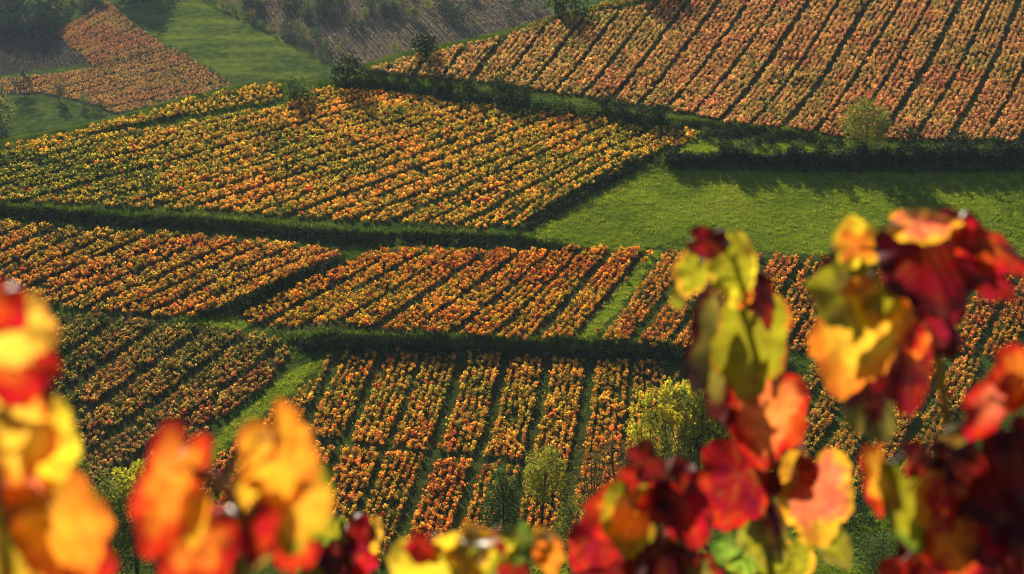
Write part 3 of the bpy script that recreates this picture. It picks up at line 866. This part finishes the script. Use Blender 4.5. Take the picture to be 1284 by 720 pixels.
for q, (x, y, s) in enumerate(line2):
    bush(random.choice([0, 2, 2]), x, y, s, ORD[q] + ' rounded bush from the left on the lower side of the farm track', 'bushes on the lower side of the track')
bush(1, 438, 104, 1.9, 'large dark bush where the track meets the skyline', None)
bush(0, 533, 70, 1.6, 'lone dark bush on the crest of the upper vineyard', None)
bush(2, 704, 17, 2.4, 'bright green tree on the crest at top centre', None)
bush(1, 820, 6, 2.0, 'dark green bush at the top edge left of the hilltop vines', None)
bush(1, 848, 4, 1.5, 'smaller dark bush beside the top edge bush', None)
bush(2, 372, 126, 1.6, 'grey green scrub bush on the ridge at the end of the golden strip', None)
for q, (x, y, s) in enumerate([(885, 172, .7), (905, 176, .9), (925, 172, .8), (950, 183, .7), (965, 181, .8), (1000, 190, .8), (935, 193, 1.0), (1140, 184, 1.3), (1200, 186, 1.2), (1250, 187, .9)]):
    bush(random.choice([0, 1, 2]), x, y, s, ORD[q] + ' low shrub from the left above the long dark hedge', 'shrubs above the long hedge')

# far valley trees
far_kinds = [make_tree('valley_tree', 'x', 'tree', m, seed=60 + k, h=9, w=w, kind=kd, n=420, leaf=.62, bare=b, blobs_n=10)
             for k, (m, kd, w, b) in enumerate([(M_DARK, 'round', 7.5, .08), (M_GREEN, 'round', 7, .12), (M_OLIVE, 'round', 6.5, .15), (M_RUST, 'tall', 5.5, .2)])]
fused = set()
def far_tree(k, px, py, s, label, group=None, cat='tree'):
    o = far_kinds[k]
    if k in fused: o = copy_tree(o)
    fused.add(k)
    if 'group' in o: del o['group']
    tag(o, label, cat, group)
    return place(o, px, py, far_pt, random.uniform(0, 6), s)
far_tree(0, 31, 122, 1.05, 'round dark tree at the end of the far meadow hedge')
far_tree(3, 75, 128, .95, 'thin leafless looking tree alone on the far meadow edge')
far_tree(1, 106, 135, .65, 'low shrub on the far meadow edge, left one of a pair', None, 'shrub')
far_tree(0, 126, 142, .6, 'low shrub on the far meadow edge, right one of a pair', None, 'shrub')
far_tree(2, 2, 168, 1.6, 'yellow green tree at the left picture edge in the far valley')
far_tree(0, 4, 178, .7, 'dark bush low at the left picture edge on the ridge')
far_tree(1, -4, 126, .9, 'tree at left edge beyond the far meadow')
gr = 'trees of the far wood'
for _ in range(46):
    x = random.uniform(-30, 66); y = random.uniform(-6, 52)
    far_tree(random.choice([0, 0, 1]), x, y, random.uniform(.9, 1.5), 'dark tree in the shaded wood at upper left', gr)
for _ in range(16):
    x = random.uniform(60, 128)
    far_tree(random.choice([1, 2, 2, 3]), x, random.uniform(-6, 38 - (x - 60) * .5), random.uniform(.5, .9), 'pale hedge tree above the far orange vineyard', 'hedge trees above the far vineyard')
for _ in range(12):
    far_tree(random.choice([0, 1]), random.uniform(140, 205), random.uniform(-16, 4), random.uniform(1.3, 2.1), 'dark tree at the head of the far green field', 'trees at the head of the far green field')
for t in np.linspace(0, 1, 26):
    far_tree(random.choice([0, 1, 3]), 258 + 166 * t + random.uniform(-3, 3), 1 + 80 * t + random.uniform(-2, 2), random.uniform(.22, .45), 'small dark shrub in the hedgerow along the far green field', 'hedgerow of the far green field', 'shrub')
for t in np.linspace(0, 1, 14):
    far_tree(random.choice([0, 3]), 208 + 88 * t + random.uniform(-2, 2), 58 + 52 * t, random.uniform(.15, .3), 'tiny shrub on the lower edge of the far green field', 'shrubs between the far vineyard and green field', 'shrub')
for t in np.linspace(0, 1, 12):
    far_tree(random.choice([0, 1]), 110 + 100 * t, 88 - 27 * t + random.uniform(-1, 1), random.uniform(.15, .3), 'tiny shrub between the two far orange vineyards', 'shrubs between the far vineyards', 'shrub')
for _ in range(70):
    x = random.uniform(290, 690); y = random.uniform(-12, 80)
    if y > 88 - (x - 430) * .28 and x > 430: continue
    if y > 5 + (x - 262) * .42: continue
    far_tree(random.choice([0, 1, 1, 2, 3]), x, y, random.uniform(.3, .8), 'hazy scattered shrub on the brown far slope', 'scattered shrubs on the far slope', 'shrub')
for (x, y, w, n) in [(330, 8, 34, 16), (400, 16, 26, 12), (500, 12, 30, 12), (560, 26, 14, 5)]:
    for _ in range(n):
        far_tree(random.choice([0, 1, 1, 2]), random.gauss(x, w * .6), random.gauss(y, 6), random.uniform(.6, 1.1), 'hazy tree in a thicket on the far slope', 'thickets on the far slope')

# ------------------------------------------------------------------ foreground vine leaves
leaf_mat, N, L = new_mat("foreground_leaf")
ca = attr(N, 'main_colour', 'OBJECT'); cb = attr(N, 'blotch_colour', 'OBJECT'); am = attr(N, 'blotch_amount', 'OBJECT')
vein = attr(N, 'vein'); edge = attr(N, 'rim')
tc = N.new("ShaderNodeTexCoord"); oi = N.new("ShaderNodeObjectInfo")
n1 = N.new("ShaderNodeTexNoise"); n1.noise_dimensions = '4D'; n1.inputs['Scale'].default_value = 2.6; n1.inputs['Detail'].default_value = 7; n1.inputs['Roughness'].default_value = .66
n2 = N.new("ShaderNodeTexNoise"); n2.noise_dimensions = '4D'; n2.inputs['Scale'].default_value = 5.0; n2.inputs['Detail'].default_value = 3
w4 = math_node(N, L, 'MULTIPLY', oi.outputs['Random'], 40.0)
for n in (n1, n2): L.new(tc.outputs['Object'], n.inputs['Vector']); L.new(w4, n.inputs['W'])
e1 = math_node(N, L, 'MULTIPLY', edge.outputs['Fac'], .34)
q = math_node(N, L, 'ADD', n1.outputs[0], am.outputs['Fac'])
q = math_node(N, L, 'ADD', q, e1)
q = math_node(N, L, 'SUBTRACT', q, .62)
q = math_node(N, L, 'MULTIPLY', q, 7.0, True)
c = mix_color(N, L, q, ca.outputs['Color'], cb.outputs['Color'])
sp = math_node(N, L, 'SUBTRACT', n2.outputs[0], .58); sp = math_node(N, L, 'MULTIPLY', sp, 9.0, True); sp = math_node(N, L, 'MULTIPLY', sp, .55)
c = mix_color(N, L, sp, c, (.26, .045, .018))
vv = math_node(N, L, 'MULTIPLY', vein.outputs['Fac'], .12)
c = mix_color(N, L, vv, c, (.50, .34, .10))
n3 = N.new("ShaderNodeTexNoise"); n3.noise_dimensions = '4D'; n3.inputs['Scale'].default_value = 4.5; n3.inputs['Detail'].default_value = 6
L.new(tc.outputs['Object'], n3.inputs['Vector']); L.new(math_node(N, L, 'ADD', w4, 7.3), n3.inputs['W'])
hs = N.new("ShaderNodeHueSaturation"); L.new(c, hs.inputs['Color'])
L.new(math_node(N, L, 'ADD', math_node(N, L, 'MULTIPLY', n3.outputs[0], 1.7), .12), hs.inputs['Value'])
L.new(math_node(N, L, 'ADD', math_node(N, L, 'MULTIPLY', n1.outputs[0], .12), .44), hs.inputs['Hue'])
leafy_shader(N, L, hs.outputs[0], .68, .38, .45, (1.0, 1.0, 1.0))
cane_mat, N, L = new_mat("cane")
tc = N.new("ShaderNodeTexCoord"); ns = N.new("ShaderNodeTexNoise"); ns.inputs['Scale'].default_value = 40
L.new(tc.outputs['Object'], ns.inputs['Vector'])
rp = ramp(N, [(.3, (.10, .03, .015)), (.7, (.30, .11, .04))]); L.new(ns.outputs[0], rp.inputs[0])
p = N.new("ShaderNodeBsdfPrincipled"); p.inputs['Roughness'].default_value = .45
o = N.new("ShaderNodeOutputMaterial"); L.new(rp.outputs[0], p.inputs['Base Color']); L.new(p.outputs[0], o.inputs[0])

def leaf_radius(ph, g):
    """outline of a five lobed vine leaf, ph = angle from the tip"""
    lobes = ((0, 1.0, .80), (.92, .90, .74), (-.92, .90, .74), (1.90, .76, .9), (-1.90, .76, .9))
    r = np.full(ph.shape, .3)
    for c, a, w in lobes:
        r = np.maximum(r, a * (1 - .30 * np.minimum(np.abs(ph - c) / w, 1.6) ** 1.5))
    r *= 1 - .55 * np.exp(-((np.abs(ph) - math.pi) / .16) ** 2)
    r *= 1 + .055 * np.abs(np.sin(ph * 11.0 + .4)) - .03
    return r

def leaf_mesh(seed, curl, fold, wide=1.0):
    g = np.random.default_rng(seed)
    nA, nR = 96, 9
    ph = np.linspace(-math.pi, math.pi, nA, endpoint=False)
    rad = leaf_radius(ph, g)
    rad = rad * (1 + .05 * np.interp(ph, np.linspace(-math.pi, math.pi, 9), g.normal(size=9)))
    V = [(0, 0, 0)]; vein = [1.0]; rim = [0.0]
    axes = (0, .98, -.98, 1.95, -1.95)
    wv = g.uniform(0, 6, 4)
    for k in range(1, nR + 1):
        f = k / nR
        for i in range(nA):
            r = rad[i] * f
            x = math.sin(ph[i]) * r; y = -math.cos(ph[i]) * r
            dv = min(abs(((ph[i] - a + math.pi) % (2 * math.pi)) - math.pi) for a in axes) * r
            vein.append(max(0, 1 - dv / .03) * (1 - f * .6)); rim.append(f ** 3)
            z = -fold * abs(x) ** 1.25 * .9 - curl * (r * r) * .55 + .05 * min(dv, .25)
            z += .11 * f * f * math.sin(3 * ph[i] + wv[0]) + .06 * f ** 3 * math.sin(7 * ph[i] + wv[1])
            V.append((x * wide, y, z))
    F3 = [(0, 1 + i, 1 + (i + 1) % nA) for i in range(nA)]
    F4 = []
    for k in range(nR - 1):
        for i in range(nA):
            a = 1 + k * nA + i; b = 1 + k * nA + (i + 1) % nA
            F4.append((a, a + nA, b + nA, b))
    return mesh_from('leaf', np.array(V), [np.array(F3), np.array(F4)], [leaf_mat], attrs={'vein': ('POINT', vein), 'rim': ('POINT', rim)}, smooth_shade=True)

CAMROT = cam.rotation_euler.to_matrix()
def at(px, py, d):
    x, y, z = ray(px, py)
    return Vector((float(x), float(y), float(z))) * d

YEL = (.80, .55, .03); GOLD = (.78, .36, .025); ORA = (.80, .22, .02); RED = (.46, .014, .008); CRI = (.26, .008, .008); BUR = (.08, .008, .010)
YGR = (.27, .25, .012); GRN = (.10, .17, .02); OLV = (.22, .18, .03); PNK = (.72, .17, .07)

SHOOTS = []
def shoot(label, cane, leaves, d0, name='vine_shoot'):
    """cane: list of (px,py,distance); leaves: (px,py,width px,distance,tip angle,tilt x,tilt y,main,blotch,amount,curl,fold)"""
    y0 = cane[0][1]
    back = lambda y, d: d * (1 + .00045 * (y - y0))
    pts = [at(x, y, back(y, d)) for x, y, d in cane]
    last = pts[-1]
    gx, gy = last.x * .9, last.y * .95
    foot = Vector((gx, gy, zat(gx, gy) - .05))
    root = bpy.data.objects.new(name, None); COL.objects.link(root); root.location = foot
    tag(root, label, 'grapevine', 'grapevines close to the camera')
    path = [p - foot for p in pts] + [(last - foot) * .5 + Vector((.02, .01, 0)), Vector((0, 0, -.05))]
    # resample smoothly
    pp = []
    for i in range(len(path) - 1):
        p0 = path[max(i - 1, 0)]; p1 = path[i]; p2 = path[i + 1]; p3 = path[min(i + 2, len(path) - 1)]
        for k in range(5):
            t = k / 5
            pp.append(.5 * ((2 * p1) + (p2 - p0) * t + (2 * p0 - 5 * p1 + 4 * p2 - p3) * t * t + (-p0 + 3 * p1 - 3 * p2 + p3) * t ** 3))
    pp.append(path[-1])
    n = len(pp)
    rad = [.0040 + .0040 * (i / n) for i in range(n)]
    v_, q_ = tube([tuple(p) for p in pp], rad, 8)
    link('cane', mesh_from('cane', v_, q_, [cane_mat], smooth_shade=True), root)
    for k, lf in enumerate(leaves):
        (x, y, wpx, hpx, d, ang, tx, ty, cA, cB, amt, curl, fold) = lf
        d = back(y, d)
        size = hpx / FPX * d / 1.42 / max(.35, math.cos(R(tx)))
        if abs(tx) > 44: size = hpx / FPX * d / 1.42
        wide = min(1.15, max(.36, wpx / hpx * (hpx / FPX * d / 1.42 / size) / max(.7, math.cos(R(ty))))) if abs(tx) <= 44 else .8
        me = leaf_mesh(len(label) * 37 + k * 13, curl, fold, wide)
        o = link('leaf', me, root)
        rot = CAMROT @ Matrix.Rotation(R(ang), 3, 'Z') @ Matrix.Rotation(R(tx), 3, 'X') @ Matrix.Rotation(R(ty), 3, 'Y')
        # the leaf's middle (a little below its petiole) sits on the sight line
        c0 = rot @ Vector((0, -.22 * size, 0))
        pos = at(x, y, d) - c0 - foot
        o.matrix_local = Matrix.Translation(pos) @ rot.to_4x4() @ Matrix.Scale(size, 4)
        o['main_colour'] = list(cA); o['blotch_colour'] = list(cB); o['blotch_amount'] = amt
        # petiole from the leaf base to the nearest stretch of cane
        tgt = min(pp[:max(4, n - 8)], key=lambda p: (p - pos).length + .15 * abs((p - pos).y))
        mid = (pos + tgt) / 2 + Vector((0, .006, .014))
        v_, q_ = tube([tuple(pos), tuple(mid), tuple(tgt)], [.0014, .0016, .0021], 6)
        link('petiole', mesh_from('petiole', v_, q_, [cane_mat], smooth_shade=True), root)
    return root

# columns: px, py, width, length, distance, tip angle (0 down, + = towards the right), tilt about x, tilt about y, main, blotch, amount, curl, fold
shoot('blurred yellow and orange vine shoot at the left picture edge', [(-25, 380, 1.302), (-20, 480, 1.285), (-5, 600, 1.277), (5, 760, 1.260)], [
    (8, 410, 88, 128, 1.260, 78, 10, 10, (.85, .55, .06), (.85, .38, .05), -.02, .2, .15),
    (-2, 384, 60, 80, 1.252, 60, -10, 10, ORA, RED, .2, .2, .2),
    (18, 462, 100, 80, 1.273, 15, -15, 10, ORA, RED, .20, .3, .2),
    (16, 498, 90, 60, 1.281, 10, -40, 10, RED, CRI, .2, .3, .3),
    (12, 548, 90, 112, 1.243, 6, 10, -10, (.85, .52, .05), ORA, .02, .2, .15),
    (62, 558, 66, 108, 1.260, 8, 15, 20, GOLD, YEL, .10, .2, .2),
    (24, 605, 90, 64, 1.256, 40, 10, 10, ORA, PNK, .2, .3, .2),
    (76, 660, 108, 138, 1.226, 28, 10, 8, GOLD, ORA, .12, .2, .15),
    (4, 684, 104, 140, 1.218, -5, 5, -10, (.46, .33, .02), GOLD, -.02, .2, .15),
    (104, 712, 70, 84, 1.231, 25, 5, 20, ORA, RED, .18, .3, .2),
    (50, 728, 90, 90, 1.218, 5, 5, 0, ORA, RED, .15, .3, .2),
], 1.260)
shoot('blurred red and orange vine shoot left of centre at the bottom', [(243, 585, 1.427), (280, 612, 1.419), (304, 645, 1.410), (306, 690, 1.402), (300, 770, 1.386)], [
    (212, 616, 74, 162, 1.394, -20, 5, 14, ORA, RED, .06, .12, .15),
    (350, 582, 90, 106, 1.410, 8, 10, 5, GOLD, ORA, .00, .2, .15),
    (354, 536, 34, 74, 1.415, 184, 5, 10, GOLD, ORA, .08, .2, .2),
    (374, 640, 70, 118, 1.394, -14, 8, -10, GOLD, YGR, .0, .2, .15),
    (318, 606, 50, 60, 1.419, -20, 10, 10, YEL, GOLD, .1, .3, .2),
    (250, 688, 104, 92, 1.378, 24, -5, 8, ORA, RED, .12, .25, .2),
    (242, 655, 34, 80, 1.373, -8, 8, 10, YEL, GOLD, .05, .3, .2),
    (334, 664, 40, 96, 1.386, -24, 0, 20, RED, CRI, .02, .3, .2),
    (368, 690, 56, 50, 1.390, -30, 0, 10, ORA, RED, .2, .3, .2),
    (318, 690, 26, 54, 1.394, -70, -58, 0, PNK, OLV, .1, .1, .1),
], 1.394)
shoot('small dark red and green vine shoot at the bottom, left of the yellow leaf', [(428, 655, 2.6), (432, 690, 2.6), (430, 770, 2.6)], [
    (414, 664, 34, 40, 2.60, -20, 10, 10, YGR, GRN, .0, .3, .3),
    (444, 668, 50, 46, 2.62, 25, -25, 10, RED, CRI, .2, .3, .3),
    (420, 690, 50, 56, 2.58, -10, -20, 0, CRI, BUR, .2, .3, .3),
    (395, 690, 34, 46, 2.60, -30, 10, 20, YGR, OLV, .0, .3, .3),
    (452, 705, 44, 50, 2.61, 10, 0, 20, RED, CRI, .1, .3, .3),
    (402, 712, 50, 52, 2.56, -25, -40, 0, OLV, GRN, .1, .3, .3),
    (434, 718, 44, 40, 2.59, 15, -10, 10, CRI, RED, .1, .3, .3),
    (470, 672, 22, 46, 2.64, 5, 10, 20, OLV, GOLD, .1, .3, .3),
    (388, 716, 40, 44, 2.57, 0, 5, 10, RED, CRI, .1, .3, .3),
], 2.6)
shoot('yellow vine shoot at the bottom centre with a pale shining rim', [(560, 690, 2.03), (600, 715, 2.03), (605, 780, 2.02)], [
    (545, 720, 112, 92, 1.98, 12, 8, 0, YEL, (.70, .42, .03), -.02, .2, .15),
    (532, 688, 40, 36, 2.00, -25, -20, 10, RED, CRI, .1, .3, .3),
    (590, 688, 30, 76, 1.99, 62, -52, 10, OLV, GOLD, .1, .15, .1),
    (616, 688, 34, 44, 2.02, 25, -15, 10, RED, CRI, .1, .3, .3),
    (607, 703, 36, 34, 1.97, 15, 8, 0, YEL, YGR, .1, .3, .3),
    (594, 726, 60, 60, 1.98, 0, 0, 10, GOLD, OLV, .15, .3, .2),
    (648, 683, 40, 52, 2.10, 5, -15, 5, OLV, GRN, .2, .3, .3),
    (634, 692, 30, 34, 2.08, -20, 8, 10, YEL, YGR, .1, .3, .3),
    (690, 698, 32, 44, 2.10, 12, 5, 10, GOLD, ORA, .2, .3, .3),
    (680, 682, 18, 44, 2.12, 75, -52, 0, OLV, GOLD, .1, .1, .1),
    (644, 712, 40, 44, 2.09, 10, -10, 20, RED, CRI, .2, .3, .3),
], 2.0)
shoot('dark red vine shoot at the bottom right of centre with a yellow patched leaf', [(818, 585, 2.24), (830, 620, 2.24), (842, 680, 2.23), (845, 780, 2.22)], [
    (812, 580, 26, 66, 2.20, 116, -54, 0, CRI, BUR, .1, .1, .1),
    (804, 612, 58, 56, 2.215, -5, -20, 8, RED, CRI, .0, .3, .2),
    (774, 642, 60, 76, 2.20, -30, 5, 10, ORA, RED, .12, .3, .2),
    (792, 652, 66, 92, 2.17, -2, 6, 10, GOLD, YGR, .06, .25, .2),
    (842, 618, 74, 84, 2.21, 16, -30, 0, BUR, CRI, .1, .3, .2),
    (864, 642, 62, 92, 2.18, 22, -5, 12, RED, CRI, .06, .3, .2),
    (746, 684, 64, 76, 2.19, -42, -12, 10, CRI, RED, .0, .3, .2),
    (758, 714, 84, 60, 2.18, -10, -20, 10, CRI, BUR, .1, .3, .3),
    (832, 696, 90, 80, 2.20, 0, -35, 0, BUR, CRI, .0, .3, .2),
    (800, 716, 84, 70, 2.21, 0, -30, 10, CRI, BUR, .2, .3, .3),
    (880, 726, 50, 60, 2.17, 20, 5, 10, OLV, CRI, .1, .3, .2),
], 2.2)
shoot('tall vine shoot of yellow green and red leaves with a small dark top leaf', [(908, 306, 2.35), (922, 380, 2.35), (926, 470, 2.35), (940, 560, 2.35), (962, 640, 2.35), (960, 780, 2.35)], [
    (886, 303, 38, 46, 2.30, 75, -35, 0, CRI, BUR, .1, .2, .2),
    (921, 338, 54, 90, 2.29, 5, 5, 12, YGR, YEL, -.05, .25, .2),
    (870, 345, 42, 56, 2.31, -25, 0, 15, YGR, GOLD, -.05, .3, .2),
    (850, 373, 15, 34, 2.31, -70, -52, 0, OLV, YGR, .1, .1, .1),
    (946, 354, 38, 92, 2.33, 18, -35, 12, BUR, CRI, -.05, .3, .2),
    (930, 368, 30, 34, 2.295, 10, 0, 10, RED, ORA, .1, .3, .3),
    (942, 436, 90, 132, 2.27, -4, 6, 5, YGR, (.50, .06, .015), -.14, .15, .12),
    (903, 440, 36, 156, 2.31, -4, -15, 10, OLV, BUR, .05, .2, .2),
    (962, 524, 94, 116, 2.25, -10, 5, -5, (.82, .24, .05), RED, .06, .2, .15),
    (930, 506, 50, 84, 2.29, 4, -30, 8, CRI, RED, .0, .3, .2),
    (924, 610, 94, 106, 2.28, -14, -12, 14, CRI, RED, .02, .3, .25),
    (962, 640, 50, 100, 2.33, 10, -35, 8, BUR, OLV, .1, .3, .2),
    (1024, 624, 92, 118, 2.26, 6, 6, 0, PNK, GOLD, .04, .2, .15),
    (988, 590, 22, 84, 2.30, 92, -45, 0, BUR, CRI, .0, .15, .1),
    (948, 672, 44, 60, 2.31, -5, 0, 10, YGR, OLV, .0, .3, .2),
    (1052, 688, 40, 50, 2.30, 35, 5, 10, YGR, OLV, .1, .3, .3),
    (915, 690, 38, 44, 2.5, -20, 10, 10, (.16, .26, .03), GRN, .05, .3, .3),
    (934, 706, 44, 44, 2.5, 10, 10, 0, (.22, .34, .03), YGR, .0, .3, .3),
    (1000, 706, 44, 60, 2.4, 10, 10, 0, YGR, GOLD, .0, .3, .3),
    (972, 700, 40, 60, 2.38, 15, 0, 10, OLV, YGR, .1, .3, .2),
], 2.3)
shoot('tallest vine shoot with big dark red leaves at the right', [(1150, 318, 2.2), (1165, 390, 2.2), (1176, 450, 2.2), (1190, 540, 2.2), (1202, 610, 2.2), (1215, 780, 2.18)], [
    (1074, 302, 56, 62, 2.20, 195, 8, 10, ORA, YEL, .06, .3, .2),
    (1056, 342, 46, 92, 2.22, -40, -10, 8, OLV, BUR, .1, .3, .2),
    (1086, 340, 36, 84, 2.21, -4, 0, 12, YGR, OLV, .1, .3, .2),
    (1172, 326, 124, 126, 2.12, 3, -28, 0, CRI, BUR, .04, .2, .15),
    (1162, 284, 40, 98, 2.11, 88, 30, 0, PNK, GOLD, .05, .2, .1),
    (1212, 290, 46, 52, 2.13, 15, -25, 10, RED, BUR, .1, .3, .2),
    (1246, 314, 46, 98, 2.10, 60, 0, 8, ORA, RED, .18, .3, .2),
    (1232, 342, 42, 88, 2.12, 52, -25, 8, CRI, BUR, -.1, .3, .2),
    (1176, 372, 66, 92, 2.14, 5, -25, 5, CRI, BUR, .0, .3, .2),
    (1080, 424, 104, 146, 2.06, -22, 6, 8, (.80, .46, .03), ORA, .06, .15, .15),
    (1116, 376, 74, 54, 2.09, 40, 8, 10, YGR, GOLD, .0, .3, .2),
    (1062, 376, 22, 110, 2.085, -52, -50, 0, OLV, YGR, .1, .1, .1),
    (1140, 446, 78, 128, 2.11, -5, -22, 8, BUR, CRI, .06, .25, .2),
    (1150, 424, 34, 48, 2.08, 15, 0, 10, RED, ORA, .0, .3, .2),
    (1192, 380, 34, 74, 2.17, 5, 5, 10, YEL, YGR, .1, .3, .2),
    (1096, 498, 60, 116, 2.10, 6, -30, 8, BUR, OLV, .05, .25, .2),
    (1186, 420, 40, 44, 2.16, 10, -40, 0, BUR, BUR, .0, .3, .2),
], 2.15)
shoot('dense dark red vine shoot filling the lower right corner', [(1205, 565, 2.0), (1212, 620, 2.0), (1220, 680, 2.0), (1225, 780, 2.0)], [
    (1252, 504, 58, 112, 1.95, -36, 5, 10, PNK, RED, .10, .25, .2),
    (1282, 476, 60, 80, 1.96, -10, 5, 10, ORA, RED, .1, .3, .2),
    (1142, 634, 58, 116, 1.93, 16, 6, 8, YGR, GRN, -.05, .2, .15),
    (1104, 604, 30, 92, 1.96, 8, 0, 10, GOLD, RED, .06, .3, .2),
    (1240, 596, 110, 104, 1.94, 10, -32, 0, CRI, BUR, .10, .25, .2),
    (1186, 636, 62, 92, 1.90, 8, 4, 8, RED, ORA, .10, .25, .2),
    (1200, 690, 74, 96, 1.89, 5, 6, 0, ORA, RED, .10, .25, .2),
    (1240, 655, 90, 110, 1.93, 18, -25, 10, CRI, BUR, .06, .3, .2),
    (1276, 650, 70, 100, 1.92, 12, -25, 10, BUR, CRI, .0, .3, .2),
    (1264, 706, 90, 96, 1.91, 8, -15, 10, CRI, RED, .0, .3, .2),
    (1172, 606, 50, 70, 1.97, 0, -35, 10, BUR, CRI, .0, .3, .2),
    (1280, 566, 70, 80, 1.95, 20, -30, 0, BUR, CRI, .1, .3, .2),
    (1160, 706, 60, 84, 1.96, -10, -30, 8, CRI, BUR, .1, .3, .2),
    (1124, 718, 40, 34, 1.94, 0, 0, 0, RED, CRI, -.1, .3, .2),
    (1200, 574, 22, 76, 1.95, 80, -50, 0, BUR, CRI, .1, .1, .1),
    (1146, 576, 18, 56, 1.97, -82, -50, 0, BUR, CRI, .1, .1, .1),
    (1232, 724, 90, 70, 1.93, 0, -25, 0, CRI, BUR, .2, .3, .2),
    (1214, 540, 26, 60, 1.96, 120, -30, 0, CRI, OLV, .1, .2, .2),
], 1.95)

# ------------------------------------------------------------------ haze over the valley
def haze():
    x0, x1, y0, y1, z0, z1 = -440, 440, -80, 1075, -135, 40
    V = np.array([(x, y, z) for x in (x0, x1) for y in (y0, y1) for z in (z0, z1)], float)
    Fq = np.array([(0, 1, 3, 2), (4, 6, 7, 5), (0, 4, 5, 1), (2, 3, 7, 6), (0, 2, 6, 4), (1, 5, 7, 3)])
    m, N, L = new_mat("haze")
    v = N.new("ShaderNodeVolumePrincipled")
    v.inputs['Color'].default_value = (.60, .80, 1.0, 1)
    v.inputs['Density'].default_value = .00005
    v.inputs['Anisotropy'].default_value = .3
    o = N.new("ShaderNodeOutputMaterial"); L.new(v.outputs[0], o.inputs['Volume'])
    tag(link('haze', mesh_from('haze', V, Fq, [m])), 'thin blue haze over the valley', kind='stuff')
haze()
